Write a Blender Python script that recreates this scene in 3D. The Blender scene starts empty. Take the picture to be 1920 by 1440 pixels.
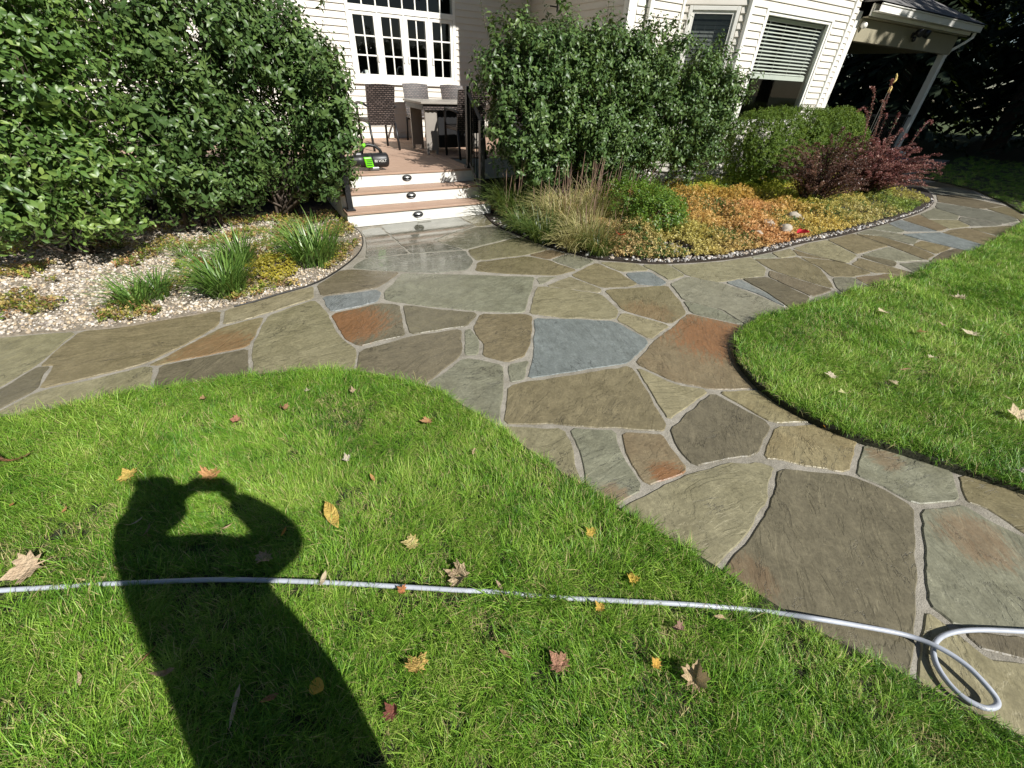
import bpy, bmesh, math, random
import numpy as np
from mathutils import Vector, Matrix, Euler, noise as mnoise

rng = np.random.default_rng(7)
random.seed(7)
C = bpy.context.scene.collection
sc = bpy.context.scene

# ------------------------------------------------------------------ camera
EYE = 1.60
F0, CX, CY = 790.0, 960.0, 720.0
_d = np.array([905.0 - CX, -(1805.0 - CY), -F0]); _d /= np.linalg.norm(_d)
_up = -_d
_vx = 2620.0
_vy = CY + ((_vx - CX) * _up[0] - F0 * _up[2]) / _up[1]
_X = np.array([_vx - CX, -(_vy - CY), -F0]); _X /= np.linalg.norm(_X)
RW = np.array([_X, np.cross(_up, _X), _up])          # camera axes -> house axes
cam_d = bpy.data.cameras.new('camera')
cam = bpy.data.objects.new('camera', cam_d); C.objects.link(cam)
cam_d.sensor_width = 36.0
cam_d.lens = F0 / 1920.0 * 36.0
cam_d.clip_start = 0.02
cam_d.clip_end = 400.0
_m = Matrix([list(RW[0]) + [0.0], list(RW[1]) + [0.0], list(RW[2]) + [EYE], [0, 0, 0, 1]])
cam.matrix_world = _m
sc.camera = cam

# ------------------------------------------------------------------ sun and sky
SUN = np.array([0.221, -0.740, 0.636]); SUN /= np.linalg.norm(SUN)
sun_d = bpy.data.lights.new('sun', 'SUN')
sun_d.energy = 5.0
sun_d.angle = math.radians(0.53)
sun_d.color = (1.0, 0.972, 0.925)
sun = bpy.data.objects.new('sun', sun_d); C.objects.link(sun)
sun.location = (3, -10, 12)
sun.rotation_euler = Vector(SUN).to_track_quat('Z', 'Y').to_euler()
W = bpy.data.worlds.new('World'); sc.world = W; W.use_nodes = True
wn = W.node_tree.nodes; wl = W.node_tree.links
sky = wn.new('ShaderNodeTexSky'); sky.sky_type = 'NISHITA'; sky.sun_disc = False
sky.sun_elevation = math.asin(SUN[2])
sky.sun_rotation = math.atan2(SUN[0], SUN[1])
sky.dust_density = 0.4; sky.altitude = 800.0
wl.new(sky.outputs[0], wn['Background'].inputs[0])
wn['Background'].inputs[1].default_value = 0.05
sc.view_settings.view_transform = 'Standard'
sc.view_settings.look = 'None'
sc.view_settings.exposure = 0.47
sc.view_settings.gamma = 1.0
sc.view_settings.use_curve_mapping = False
sc.render.engine = 'CYCLES'
sc.cycles.max_bounces = 6
sc.cycles.diffuse_bounces = 3
sc.cycles.glossy_bounces = 3
sc.cycles.transmission_bounces = 4
sc.cycles.transparent_max_bounces = 8
sc.cycles.caustics_reflective = False
sc.cycles.caustics_refractive = False
sc.cycles.use_denoising = True

# ------------------------------------------------------------------ from a pixel of the 1920 px photo to a point of the place
def ray(px, py):
    v = np.array([px - CX, -(py - CY), -F0]); v /= np.linalg.norm(v)
    return RW @ v
O3 = np.array([0.0, 0.0, EYE])
def gnd(px, py, z=0.0):
    r = ray(px, py); return O3 + (z - EYE) / r[2] * r
def on_y(px, py, Y):
    r = ray(px, py); return O3 + Y / r[1] * r
def on_x(px, py, X):
    r = ray(px, py); return O3 + X / r[0] * r
def depth_scale(p):                       # metres per photo pixel at a point
    c = RW.T @ (np.asarray(p, float) - O3)
    return -c[2] / F0

# ------------------------------------------------------------------ materials
def srgb(r, g, b, k=1.0):
    def f(c):
        c = c / 255.0
        return (c / 12.92 if c <= 0.04045 else ((c + 0.055) / 1.055) ** 2.4) * k
    return (f(r), f(g), f(b), 1.0)
class NT:
    def __init__(s, name):
        s.m = bpy.data.materials.new(name); s.m.use_nodes = True
        s.t = s.m.node_tree; s.n = s.t.nodes; s.l = s.t.links
        s.b = s.n['Principled BSDF']; s.out = s.n['Material Output']
    def new(s, t, **k):
        n = s.n.new(t)
        for a, v in k.items(): setattr(n, a, v)
        return n
    def put(s, sock, v):
        if hasattr(v, 'is_output') or hasattr(v, 'links'): s.l.new(v, sock)
        else: sock.default_value = v
    def noise(s, vec, scale, detail=4.0, rough=0.6, dist=0.0):
        n = s.new('ShaderNodeTexNoise')
        if vec is not None: s.l.new(vec, n.inputs['Vector'])
        n.inputs['Scale'].default_value = scale; n.inputs['Detail'].default_value = detail
        n.inputs['Roughness'].default_value = rough; n.inputs['Distortion'].default_value = dist
        return n.outputs['Fac']
    def ramp(s, fac, stops):
        n = s.new('ShaderNodeValToRGB'); s.l.new(fac, n.inputs[0])
        e = n.color_ramp.elements
        while len(e) < len(stops): e.new(0.5)
        for i, (p, c) in enumerate(stops):
            e[i].position = p; e[i].color = c if len(c) == 4 else (*c, 1)
        return n.outputs[0]
    def mix(s, fac, a, b, blend='MIX'):
        n = s.new('ShaderNodeMix', data_type='RGBA', blend_type=blend)
        s.put(n.inputs['Factor'], fac); s.put(n.inputs['A'], a); s.put(n.inputs['B'], b)
        return n.outputs['Result']
    def math(s, op, a, b=0.0, clamp=False):
        n = s.new('ShaderNodeMath', operation=op, use_clamp=clamp)
        s.put(n.inputs[0], a); s.put(n.inputs[1], b)
        return n.outputs[0]
    def pos(s): return s.new('ShaderNodeNewGeometry').outputs['Position']
    def rand(s): return s.new('ShaderNodeObjectInfo').outputs['Random']
    def attr(s, name, kind='OBJECT', out='Color'):
        n = s.new('ShaderNodeAttribute', attribute_type=kind, attribute_name=name)
        return n.outputs[out]
    def mapping(s, vec, loc=(0, 0, 0), rot=(0, 0, 0), scale=(1, 1, 1)):
        n = s.new('ShaderNodeMapping'); s.l.new(vec, n.inputs[0])
        s.put(n.inputs[1], loc); s.put(n.inputs[2], rot); s.put(n.inputs[3], scale)
        return n.outputs[0]
    def bump(s, h, strength=0.5, dist=0.01, normal=None):
        n = s.new('ShaderNodeBump'); n.inputs['Strength'].default_value = strength
        n.inputs['Distance'].default_value = dist; s.l.new(h, n.inputs['Height'])
        if normal is not None: s.l.new(normal, n.inputs['Normal'])
        return n.outputs[0]
    def set(s, **k):
        names = dict(col='Base Color', rough='Roughness', metal='Metallic', spec='Specular IOR Level', normal='Normal', coat='Coat Weight')
        for a, v in k.items(): s.put(s.b.inputs[names[a]], v)
        return s.m

def plain(name, col, rough=0.5, metal=0.0, var=0.12, nscale=6.0, bump=0.0, bscale=40.0):
    t = NT(name); p = t.pos()
    f = t.noise(p, nscale, 5, 0.65)
    dark = tuple(c * (1 - var) for c in col[:3]) + (1,)
    lite = tuple(min(1, c * (1 + var * 0.6)) for c in col[:3]) + (1,)
    t.set(col=t.ramp(f, [(0.3, dark), (0.7, lite)]), rough=rough, metal=metal)
    if bump: t.set(normal=t.bump(t.noise(p, bscale, 4), bump, 0.004))
    return t.m

def leafy(name, stops, rough=0.38, trans=0.35, wscale=1.2, spec=0.5, tcol=None):
    """leaf colour from the plant's own variation: per instance or per face random, plus a slow drift over the place"""
    t = NT(name)
    f = t.attr('v', 'GEOMETRY', 'Fac')
    w = t.noise(t.pos(), wscale, 3)
    k = t.math('ADD', t.math('MULTIPLY', f, 0.6), t.math('MULTIPLY', w, 0.4))
    col = t.ramp(k, stops)
    t.set(col=col, rough=rough, spec=spec)
    tr = t.new('ShaderNodeBsdfTranslucent')
    t.l.new(t.mix(0.45, col, tcol or (0.30, 0.42, 0.04, 1), 'MIX'), tr.inputs[0])
    ms = t.new('ShaderNodeMixShader'); ms.inputs[0].default_value = trans
    t.l.new(t.b.outputs[0], ms.inputs[1]); t.l.new(tr.outputs[0], ms.inputs[2]); t.l.new(ms.outputs[0], t.out.inputs[0])
    return t.m

def mat_siding():
    t = NT('siding_vinyl'); p = t.pos()
    g = t.noise(t.mapping(p, scale=(1.5, 1.5, 40)), 3, 4)
    s = t.noise(p, 2.0, 4)
    c = t.ramp(s, [(0.25, srgb(212, 206, 194)), (0.75, srgb(224, 219, 209))])
    c = t.mix(t.math('MULTIPLY', t.rand(), 0.10), c, srgb(205, 194, 172))
    t.set(col=c, rough=0.55, normal=t.bump(g, 0.18, 0.003))
    return t.m
M = {}
M['siding'] = mat_siding()
M['trim'] = plain('white_trim', srgb(236, 234, 226), 0.42, var=0.05)
M['riser'] = plain('white_riser', srgb(218, 216, 209), 0.45, var=0.16, nscale=5)
M['soffit'] = plain('tan_soffit', srgb(150, 143, 120), 0.6, var=0.06)
M['black_metal'] = plain('black_metal', (0.012, 0.012, 0.013, 1), 0.38, var=0.2)
M['grey_metal'] = plain('grey_metal', (0.20, 0.20, 0.19, 1), 0.35, 0.7)
M['shingle'] = plain('shingle', (0.16, 0.155, 0.15, 1), 0.9, var=0.45, nscale=14, bump=0.7, bscale=60)
M['blind'] = plain('blind_slat', srgb(222, 222, 212), 0.5, var=0.04)
M['room'] = plain('room_paint', (0.10, 0.095, 0.085, 1), 0.8)
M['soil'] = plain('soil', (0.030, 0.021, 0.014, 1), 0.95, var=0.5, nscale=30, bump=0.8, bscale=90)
M['bark'] = plain('bark', (0.085, 0.066, 0.05, 1), 0.9, var=0.45, nscale=25, bump=0.6, bscale=50)
M['twig'] = plain('twig', (0.10, 0.075, 0.055, 1), 0.8, var=0.35, nscale=20)
M['hose'] = plain('hose_vinyl', srgb(176, 181, 190), 0.42, var=0.16, nscale=18)
M['black_plastic'] = plain('black_plastic', (0.014, 0.014, 0.015, 1), 0.42)
M['green_plastic'] = plain('green_plastic', srgb(110, 205, 20), 0.4, var=0.05)
M['ceramic'] = plain('ceramic', (0.75, 0.74, 0.72, 1), 0.2)
M['chrome'] = plain('chrome', (0.6, 0.6, 0.6, 1), 0.2, 0.9)
M['table_top'] = plain('table_top', srgb(150, 143, 134), 0.4, var=0.1)
M['porch_floor'] = plain('porch_floor', srgb(92, 100, 118), 0.6)
M['red_plastic'] = plain('red_plastic', srgb(215, 20, 45), 0.4)
M['yellow'] = plain('yellow_paint', srgb(236, 208, 130), 0.5)
M['gravel_base'] = plain('gravel_base', (0.26, 0.22, 0.165, 1), 0.95, var=0.5, nscale=40, bump=0.9, bscale=120)
M['mulch'] = plain('mulch', (0.035, 0.025, 0.018, 1), 0.95, var=0.6, nscale=22, bump=0.9, bscale=60)
M['edging'] = plain('edging', (0.012, 0.011, 0.010, 1), 0.6)
def mat_glass():
    t = NT('window_glass')
    ge = t.new('ShaderNodeNewGeometry'); dt = t.new('ShaderNodeVectorMath', operation='DOT_PRODUCT')
    t.l.new(ge.outputs['Normal'], dt.inputs[0]); t.l.new(ge.outputs['Incoming'], dt.inputs[1])
    fr = t.math('ADD', 0.04, t.math('MULTIPLY', 0.96, t.math('POWER', t.math('SUBTRACT', 1.0, t.math('ABSOLUTE', dt.outputs['Value'])), 5.0)))
    tr = t.new('ShaderNodeBsdfTransparent'); tr.inputs[0].default_value = (0.80, 0.84, 0.82, 1)
    gl = t.new('ShaderNodeBsdfGlossy'); gl.inputs['Roughness'].default_value = 0.02
    ms = t.new('ShaderNodeMixShader'); t.l.new(fr, ms.inputs[0]); t.l.new(tr.outputs[0], ms.inputs[1]); t.l.new(gl.outputs[0], ms.inputs[2])
    t.l.new(ms.outputs[0], t.out.inputs[0]); return t.m
M['glass'] = mat_glass()
def mat_deck():
    t = NT('deck_composite'); p = t.pos()
    g = t.noise(t.mapping(p, scale=(1.2, 26, 26)), 4, 5)
    c = t.ramp(g, [(0.25, srgb(144, 116, 97)), (0.75, srgb(186, 158, 137))])
    c = t.mix(t.math('MULTIPLY', t.rand(), 0.45), c, srgb(165, 138, 118))
    groove = t.new('ShaderNodeTexWave', wave_type='BANDS', bands_direction='Y')
    t.l.new(p, groove.inputs[0]); groove.inputs['Scale'].default_value = 22
    t.set(col=c, rough=0.6, normal=t.bump(groove.outputs['Fac'], 0.25, 0.003)); return t.m
M['deck'] = mat_deck()
def mat_wicker(name, a, b):
    t = NT(name); p = t.new('ShaderNodeTexCoord').outputs['Object']
    br = t.new('ShaderNodeTexBrick'); t.l.new(t.mapping(p, rot=(math.pi / 2, 0, 0)), br.inputs['Vector'])
    br.inputs['Scale'].default_value = 1.0
    br.inputs['Brick Width'].default_value = 0.060; br.inputs['Row Height'].default_value = 0.026
    br.inputs['Mortar Size'].default_value = 0.007
    br.inputs['Color1'].default_value = a; br.inputs['Color2'].default_value = b
    br.inputs['Mortar'].default_value = (0.012, 0.010, 0.009, 1)
    t.set(col=br.outputs['Color'], rough=0.45, normal=t.bump(br.outputs['Fac'], 0.6, -0.006)); return t.m
M['wicker'] = mat_wicker('wicker', srgb(112, 98, 92), srgb(72, 62, 58))

def mat_stone():
    t = NT('flagstone'); p = t.pos()
    oi = t.new('ShaderNodeObjectInfo')
    rot = t.attr('grain', 'OBJECT', 'Fac')
    cr = t.new('ShaderNodeCombineXYZ'); t.l.new(rot, cr.inputs[2])
    loc = t.new('ShaderNodeCombineXYZ')
    t.l.new(t.math('MULTIPLY', oi.outputs['Random'], 37.0), loc.inputs[0]); t.l.new(t.math('MULTIPLY', oi.outputs['Random'], 91.0), loc.inputs[1])
    v = t.mapping(p, loc.outputs[0], cr.outputs[0])
    vs = t.mapping(v, scale=(1.0, 5.0, 1.0))
    base = t.attr('tint')
    mott = t.noise(v, 5.0, 8, 0.68, 0.6)
    fine = t.noise(v, 60, 5, 0.7)
    strk = t.noise(vs, 3.2, 8, 0.66, 0.7)
    c = t.mix(t.ramp(mott, [(0.36, (0, 0, 0)), (0.66, (0.75,) * 3)]), base, t.attr('tint2'))
    c = t.mix(0.30, c, t.ramp(strk, [(0.28, (0.28,) * 3), (0.5, (0.5,) * 3), (0.75, (0.76,) * 3)]), 'OVERLAY')
    c = t.mix(0.45, c, t.ramp(fine, [(0.25, (0.22,) * 3), (0.75, (0.78,) * 3)]), 'OVERLAY')
    blot = t.noise(v, 13, 6, 0.75, 0.4)
    c = t.mix(0.40, c, t.ramp(blot, [(0.32, (0.26,) * 3), (0.68, (0.74,) * 3)]), 'OVERLAY')
    # rust stain round a spot of the stone's own
    d = t.new('ShaderNodeVectorMath', operation='DISTANCE'); t.l.new(p, d.inputs[0]); t.l.new(t.attr('rust_at', 'OBJECT', 'Vector'), d.inputs[1])
    rr = t.math('DIVIDE', d.outputs['Value'], t.attr('rust_r', 'OBJECT', 'Fac'))
    rn = t.math('ADD', t.math('MULTIPLY', t.noise(vs, 8, 8, 0.72, 0.8), 0.75), t.math('MULTIPLY', t.noise(v, 34, 4, 0.7), 0.25))
    rk = t.math('ADD', t.math('MULTIPLY', rr, -0.45), t.math('ADD', rn, 0.42))
    mk_ = t.new('ShaderNodeMapRange', interpolation_type='SMOOTHSTEP'); t.l.new(rk, mk_.inputs[0]); mk_.inputs[1].default_value = 0.50; mk_.inputs[2].default_value = 0.72
    rm = t.math('MULTIPLY', mk_.outputs[0], t.attr('rust', 'OBJECT', 'Fac'), True)
    c = t.mix(t.math('MULTIPLY', rm, 0.85), c, t.ramp(rn, [(0.30, srgb(92, 66, 43)), (0.55, srgb(132, 92, 58)), (0.75, srgb(152, 118, 84))]))
    # cleft surface: stepped layers and hair cracks
    wv = t.noise(vs, 2.0, 7, 0.6, 1.2)
    wi = t.noise(t.mapping(v, scale=(1.0, 1.9, 1.0)), 1.5, 7, 0.58, 0.9)
    q_ = t.math('DIVIDE', wi, 0.085); fl_ = t.math('FLOOR', q_); fr_ = t.math('FRACT', q_)
    mr_ = t.new('ShaderNodeMapRange', interpolation_type='SMOOTHSTEP'); t.l.new(fr_, mr_.inputs[0]); mr_.inputs[1].default_value = 0.62; mr_.inputs[2].default_value = 1.0
    stp = t.math('MULTIPLY', t.math('ADD', fl_, mr_.outputs[0]), 0.085)
    ed = t.math('ABSOLUTE', t.math('SUBTRACT', t.noise(t.mapping(v, scale=(1.0, 2.6, 1.0)), 2.6, 6, 0.62, 1.0), 0.5))
    crack = t.math('MULTIPLY', t.math('SUBTRACT', 1.0, t.math('DIVIDE', ed, 0.010), True), t.ramp(t.noise(v, 1.9, 3), [(0.50, (0, 0, 0)), (0.58, (1, 1, 1))]))
    c = t.mix(t.math('MULTIPLY', crack, 0.70), c, (0.022, 0.019, 0.016, 1))
    h = t.math('ADD', t.math('MULTIPLY', stp, 1.0), t.math('MULTIPLY', wv, 0.20))
    h = t.math('ADD', h, t.math('MULTIPLY', mott, 0.10))
    h = t.math('SUBTRACT', h, t.math('MULTIPLY', crack, 0.10))
    # still wet from the hose near the steps
    dw = t.new('ShaderNodeVectorMath', operation='DISTANCE'); t.l.new(p, dw.inputs[0]); dw.inputs[1].default_value = (1.75, 5.25, 0)
    wet = t.math('SUBTRACT', t.math('ADD', 0.95, t.math('MULTIPLY', t.noise(p, 2.4, 4), 0.7)), t.math('DIVIDE', dw.outputs['Value'], 1.45), True)
    dry = t.math('SUBTRACT', 1.0, t.math('MULTIPLY', wet, 0.85))
    nb = t.bump(t.math('MULTIPLY', h, dry), 0.62, 0.035)
    nb = t.bump(t.math('MULTIPLY', fine, dry), 0.45, 0.003, nb)
    c = t.mix(t.math('MULTIPLY', wet, 0.42), c, t.mix(1.0, c, (0.45, 0.43, 0.40, 1), 'MULTIPLY'))
    rg = t.math('SUBTRACT', t.math('ADD', 0.27, t.math('MULTIPLY', blot, 0.30)), t.math('MULTIPLY', wet, 0.52), True)
    t.set(col=c, rough=rg, normal=nb, spec=t.math('ADD', 0.5, t.math('MULTIPLY', wet, 0.5)), coat=t.math('MULTIPLY', wet, 0.6)); t.b.inputs['Coat Roughness'].default_value = 0.04; return t.m
M['stone'] = mat_stone()
def mat_mortar():
    t = NT('mortar'); p = t.pos()
    a = t.noise(p, 8, 5, 0.7); b = t.noise(p, 240, 3, 0.7)
    c = t.ramp(a, [(0.3, srgb(136, 131, 118)), (0.7, srgb(166, 160, 147))])
    c = t.mix(0.35, c, t.ramp(b, [(0.3, (0.15,) * 3), (0.7, (0.85,) * 3)]), 'OVERLAY')
    d = t.noise(p, 3.1, 7, 0.75, 0.6)
    c = t.mix(t.ramp(d, [(0.46, (0, 0, 0)), (0.70, (0.65,) * 3)]), c, srgb(104, 97, 80))
    t.set(col=c, rough=0.9, normal=t.bump(t.math('ADD', b, t.math('MULTIPLY', t.noise(p, 26, 5, 0.7), 2.0)), 0.6, 0.006)); return t.m
M['mortar'] = mat_mortar()
def mat_ground():
    t = NT('ground_turf'); p = t.pos()
    a = t.noise(p, 1.5, 6, 0.7); b = t.noise(p, 60, 4, 0.7)
    c = t.ramp(a, [(0.3, (0.045, 0.062, 0.018, 1)), (0.7, (0.075, 0.10, 0.026, 1))])
    c = t.mix(0.5, c, t.ramp(b, [(0.3, (0.1,) * 3), (0.7, (0.9,) * 3)]), 'OVERLAY')
    t.set(col=c, rough=0.95, normal=t.bump(b, 0.8, 0.02)); return t.m
M['turf'] = mat_ground()
def mat_thatch():
    t = NT('thatch'); p = t.pos()
    b = t.noise(p, 70, 5, 0.7)
    t.set(col=t.ramp(b, [(0.3, (0.016, 0.020, 0.008, 1)), (0.7, (0.050, 0.052, 0.020, 1))]), rough=0.95, normal=t.bump(b, 0.9, 0.02)); return t.m
M['thatch'] = mat_thatch()
def mat_blade(name, straw=False):
    t = NT(name); p = t.pos()
    r = t.math('ADD', t.math('MULTIPLY', t.rand(), 0.35), t.math('MULTIPLY', t.attr('v', 'GEOMETRY', 'Fac'), 0.65))
    w = t.noise(t.mapping(p, loc=(3.1, 0, 0)), 1.7, 3, 0.6)
    w2 = t.noise(p, 6.5, 3, 0.6)
    if straw: c = t.ramp(r, [(0.0, (0.34, 0.28, 0.11, 1)), (0.5, (0.50, 0.43, 0.20, 1)), (1.0, (0.42, 0.40, 0.15, 1))])
    else:
        k = t.math('ADD', t.math('ADD', t.math('MULTIPLY', r, 0.40), t.math('MULTIPLY', w, 0.44)), t.math('MULTIPLY', w2, 0.26))
        c = t.ramp(k, [(0.27, (0.026, 0.092, 0.012, 1)), (0.45, (0.104, 0.250, 0.022, 1)), (0.60, (0.215, 0.385, 0.038, 1)), (0.80, (0.44, 0.55, 0.12, 1))])
    t.set(col=c, rough=0.46, spec=0.3)
    tr = t.new('ShaderNodeBsdfTranslucent'); t.l.new(c, tr.inputs[0])
    ms = t.new('ShaderNodeMixShader'); ms.inputs[0].default_value = 0.14
    t.l.new(t.b.outputs[0], ms.inputs[1]); t.l.new(tr.outputs[0], ms.inputs[2]); t.l.new(ms.outputs[0], t.out.inputs[0])
    return t.m
M['blade'] = mat_blade('grass_blade'); M['straw'] = mat_blade('straw_blade', True)
def mat_inst(name, rough=0.5, trans=0.3):
    """colour carried by every scattered piece"""
    t = NT(name); c = t.attr('tint', 'INSTANCER')
    t.set(col=c, rough=rough)
    if trans:
        tr = t.new('ShaderNodeBsdfTranslucent'); t.l.new(c, tr.inputs[0])
        ms = t.new('ShaderNodeMixShader'); ms.inputs[0].default_value = trans
        t.l.new(t.b.outputs[0], ms.inputs[1]); t.l.new(tr.outputs[0], ms.inputs[2]); t.l.new(ms.outputs[0], t.out.inputs[0])
    return t.m
M['pebble'] = mat_inst('pebble', 0.7, 0); M['cover_leaf'] = mat_inst('cover_leaf', 0.5, 0.3)
def mat_fallen():
    t = NT('fallen_leaf'); c = t.attr('tint'); p = t.new('ShaderNodeTexCoord').outputs['Object']
    n = t.noise(p, 4.0, 5, 0.7, 0.5)
    c = t.mix(t.ramp(n, [(0.42, (0, 0, 0)), (0.72, (0.8,) * 3)]), c, t.attr('tint2'))
    t.set(col=c, rough=0.6, normal=t.bump(t.noise(p, 9, 3), 0.5, 0.1))
    tr = t.new('ShaderNodeBsdfTranslucent'); t.l.new(c, tr.inputs[0])
    ms = t.new('ShaderNodeMixShader'); ms.inputs[0].default_value = 0.25
    t.l.new(t.b.outputs[0], ms.inputs[1]); t.l.new(tr.outputs[0], ms.inputs[2]); t.l.new(ms.outputs[0], t.out.inputs[0])
    return t.m
M['fallen'] = mat_fallen()
M['euonymus'] = leafy('shrub_leaf', [(0.15, (0.034, 0.072, 0.020, 1)), (0.5, (0.070, 0.126, 0.034, 1)), (0.85, (0.150, 0.220, 0.058, 1))], 0.40, 0.13, spec=0.36)
M['euonymus_bright'] = leafy('shrub_leaf_bright', [(0.15, (0.040, 0.090, 0.022, 1)), (0.5, (0.098, 0.182, 0.038, 1)), (0.85, (0.27, 0.37, 0.085, 1))], 0.42, 0.18)
M['boxwood'] = leafy('boxwood_leaf', [(0.15, (0.040, 0.080, 0.012, 1)), (0.5, (0.095, 0.160, 0.020, 1)), (0.85, (0.19, 0.26, 0.034, 1))], 0.55, 0.2, spec=0.25)
M['barberry'] = leafy('barberry_leaf', [(0.15, (0.11, 0.036, 0.040, 1)), (0.5, (0.27, 0.115, 0.100, 1)), (0.85, (0.50, 0.31, 0.23, 1))], 0.45, 0.25, tcol=(0.30, 0.05, 0.04, 1))
M['barberry_dark'] = leafy('barberry_leaf_dark', [(0.15, (0.060, 0.034, 0.026, 1)), (0.5, (0.145, 0.075, 0.056, 1)), (0.85, (0.28, 0.17, 0.10, 1))], 0.45, 0.25, tcol=(0.2, 0.05, 0.03, 1))
M['daylily'] = leafy('strap_leaf', [(0.15, (0.060, 0.13, 0.028, 1)), (0.5, (0.12, 0.23, 0.042, 1)), (0.85, (0.24, 0.36, 0.08, 1))], 0.36, 0.25)
M['orn_grass'] = leafy('feather_grass', [(0.1, (0.10, 0.15, 0.04, 1)), (0.4, (0.30, 0.29, 0.10, 1)), (0.85, (0.55, 0.48, 0.23, 1))], 0.5, 0.3, tcol=(0.40, 0.36, 0.10, 1))
M['orn_green'] = leafy('arching_grass', [(0.1, (0.030, 0.065, 0.018, 1)), (0.5, (0.080, 0.135, 0.030, 1)), (0.85, (0.22, 0.24, 0.07, 1))], 0.42, 0.3)
M['stalk'] = plain('seed_stalk', srgb(150, 122, 104), 0.7, var=0.3)
M['perennial'] = leafy('perennial_leaf', [(0.15, (0.050, 0.12, 0.016, 1)), (0.5, (0.12, 0.22, 0.028, 1)), (0.85, (0.26, 0.36, 0.05, 1))], 0.45, 0.3)
M['yellow_leaf'] = leafy('yellow_leaf', [(0.15, (0.20, 0.19, 0.02, 1)), (0.5, (0.38, 0.33, 0.04, 1)), (0.85, (0.55, 0.46, 0.07, 1))], 0.5, 0.3, tcol=(0.6, 0.5, 0.05, 1))
M['conifer'] = leafy('conifer_needles', [(0.15, (0.010, 0.020, 0.010, 1)), (0.5, (0.018, 0.034, 0.016, 1)), (0.85, (0.035, 0.055, 0.022, 1))], 0.6, 0.1)
M['tree_leaf'] = leafy('tree_leaf', [(0.15, (0.025, 0.060, 0.015, 1)), (0.85, (0.08, 0.14, 0.03, 1))], 0.5, 0.2)
M['shirt'] = plain('dark_shirt', (0.03, 0.035, 0.05, 1), 0.85)
M['skin'] = plain('skin', (0.42, 0.25, 0.18, 1), 0.5)
M['hair'] = plain('hair', (0.03, 0.02, 0.013, 1), 0.5)
M['rock'] = plain('rock', srgb(176, 166, 150), 0.85, var=0.4, nscale=14, bump=0.8, bscale=30)

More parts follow.
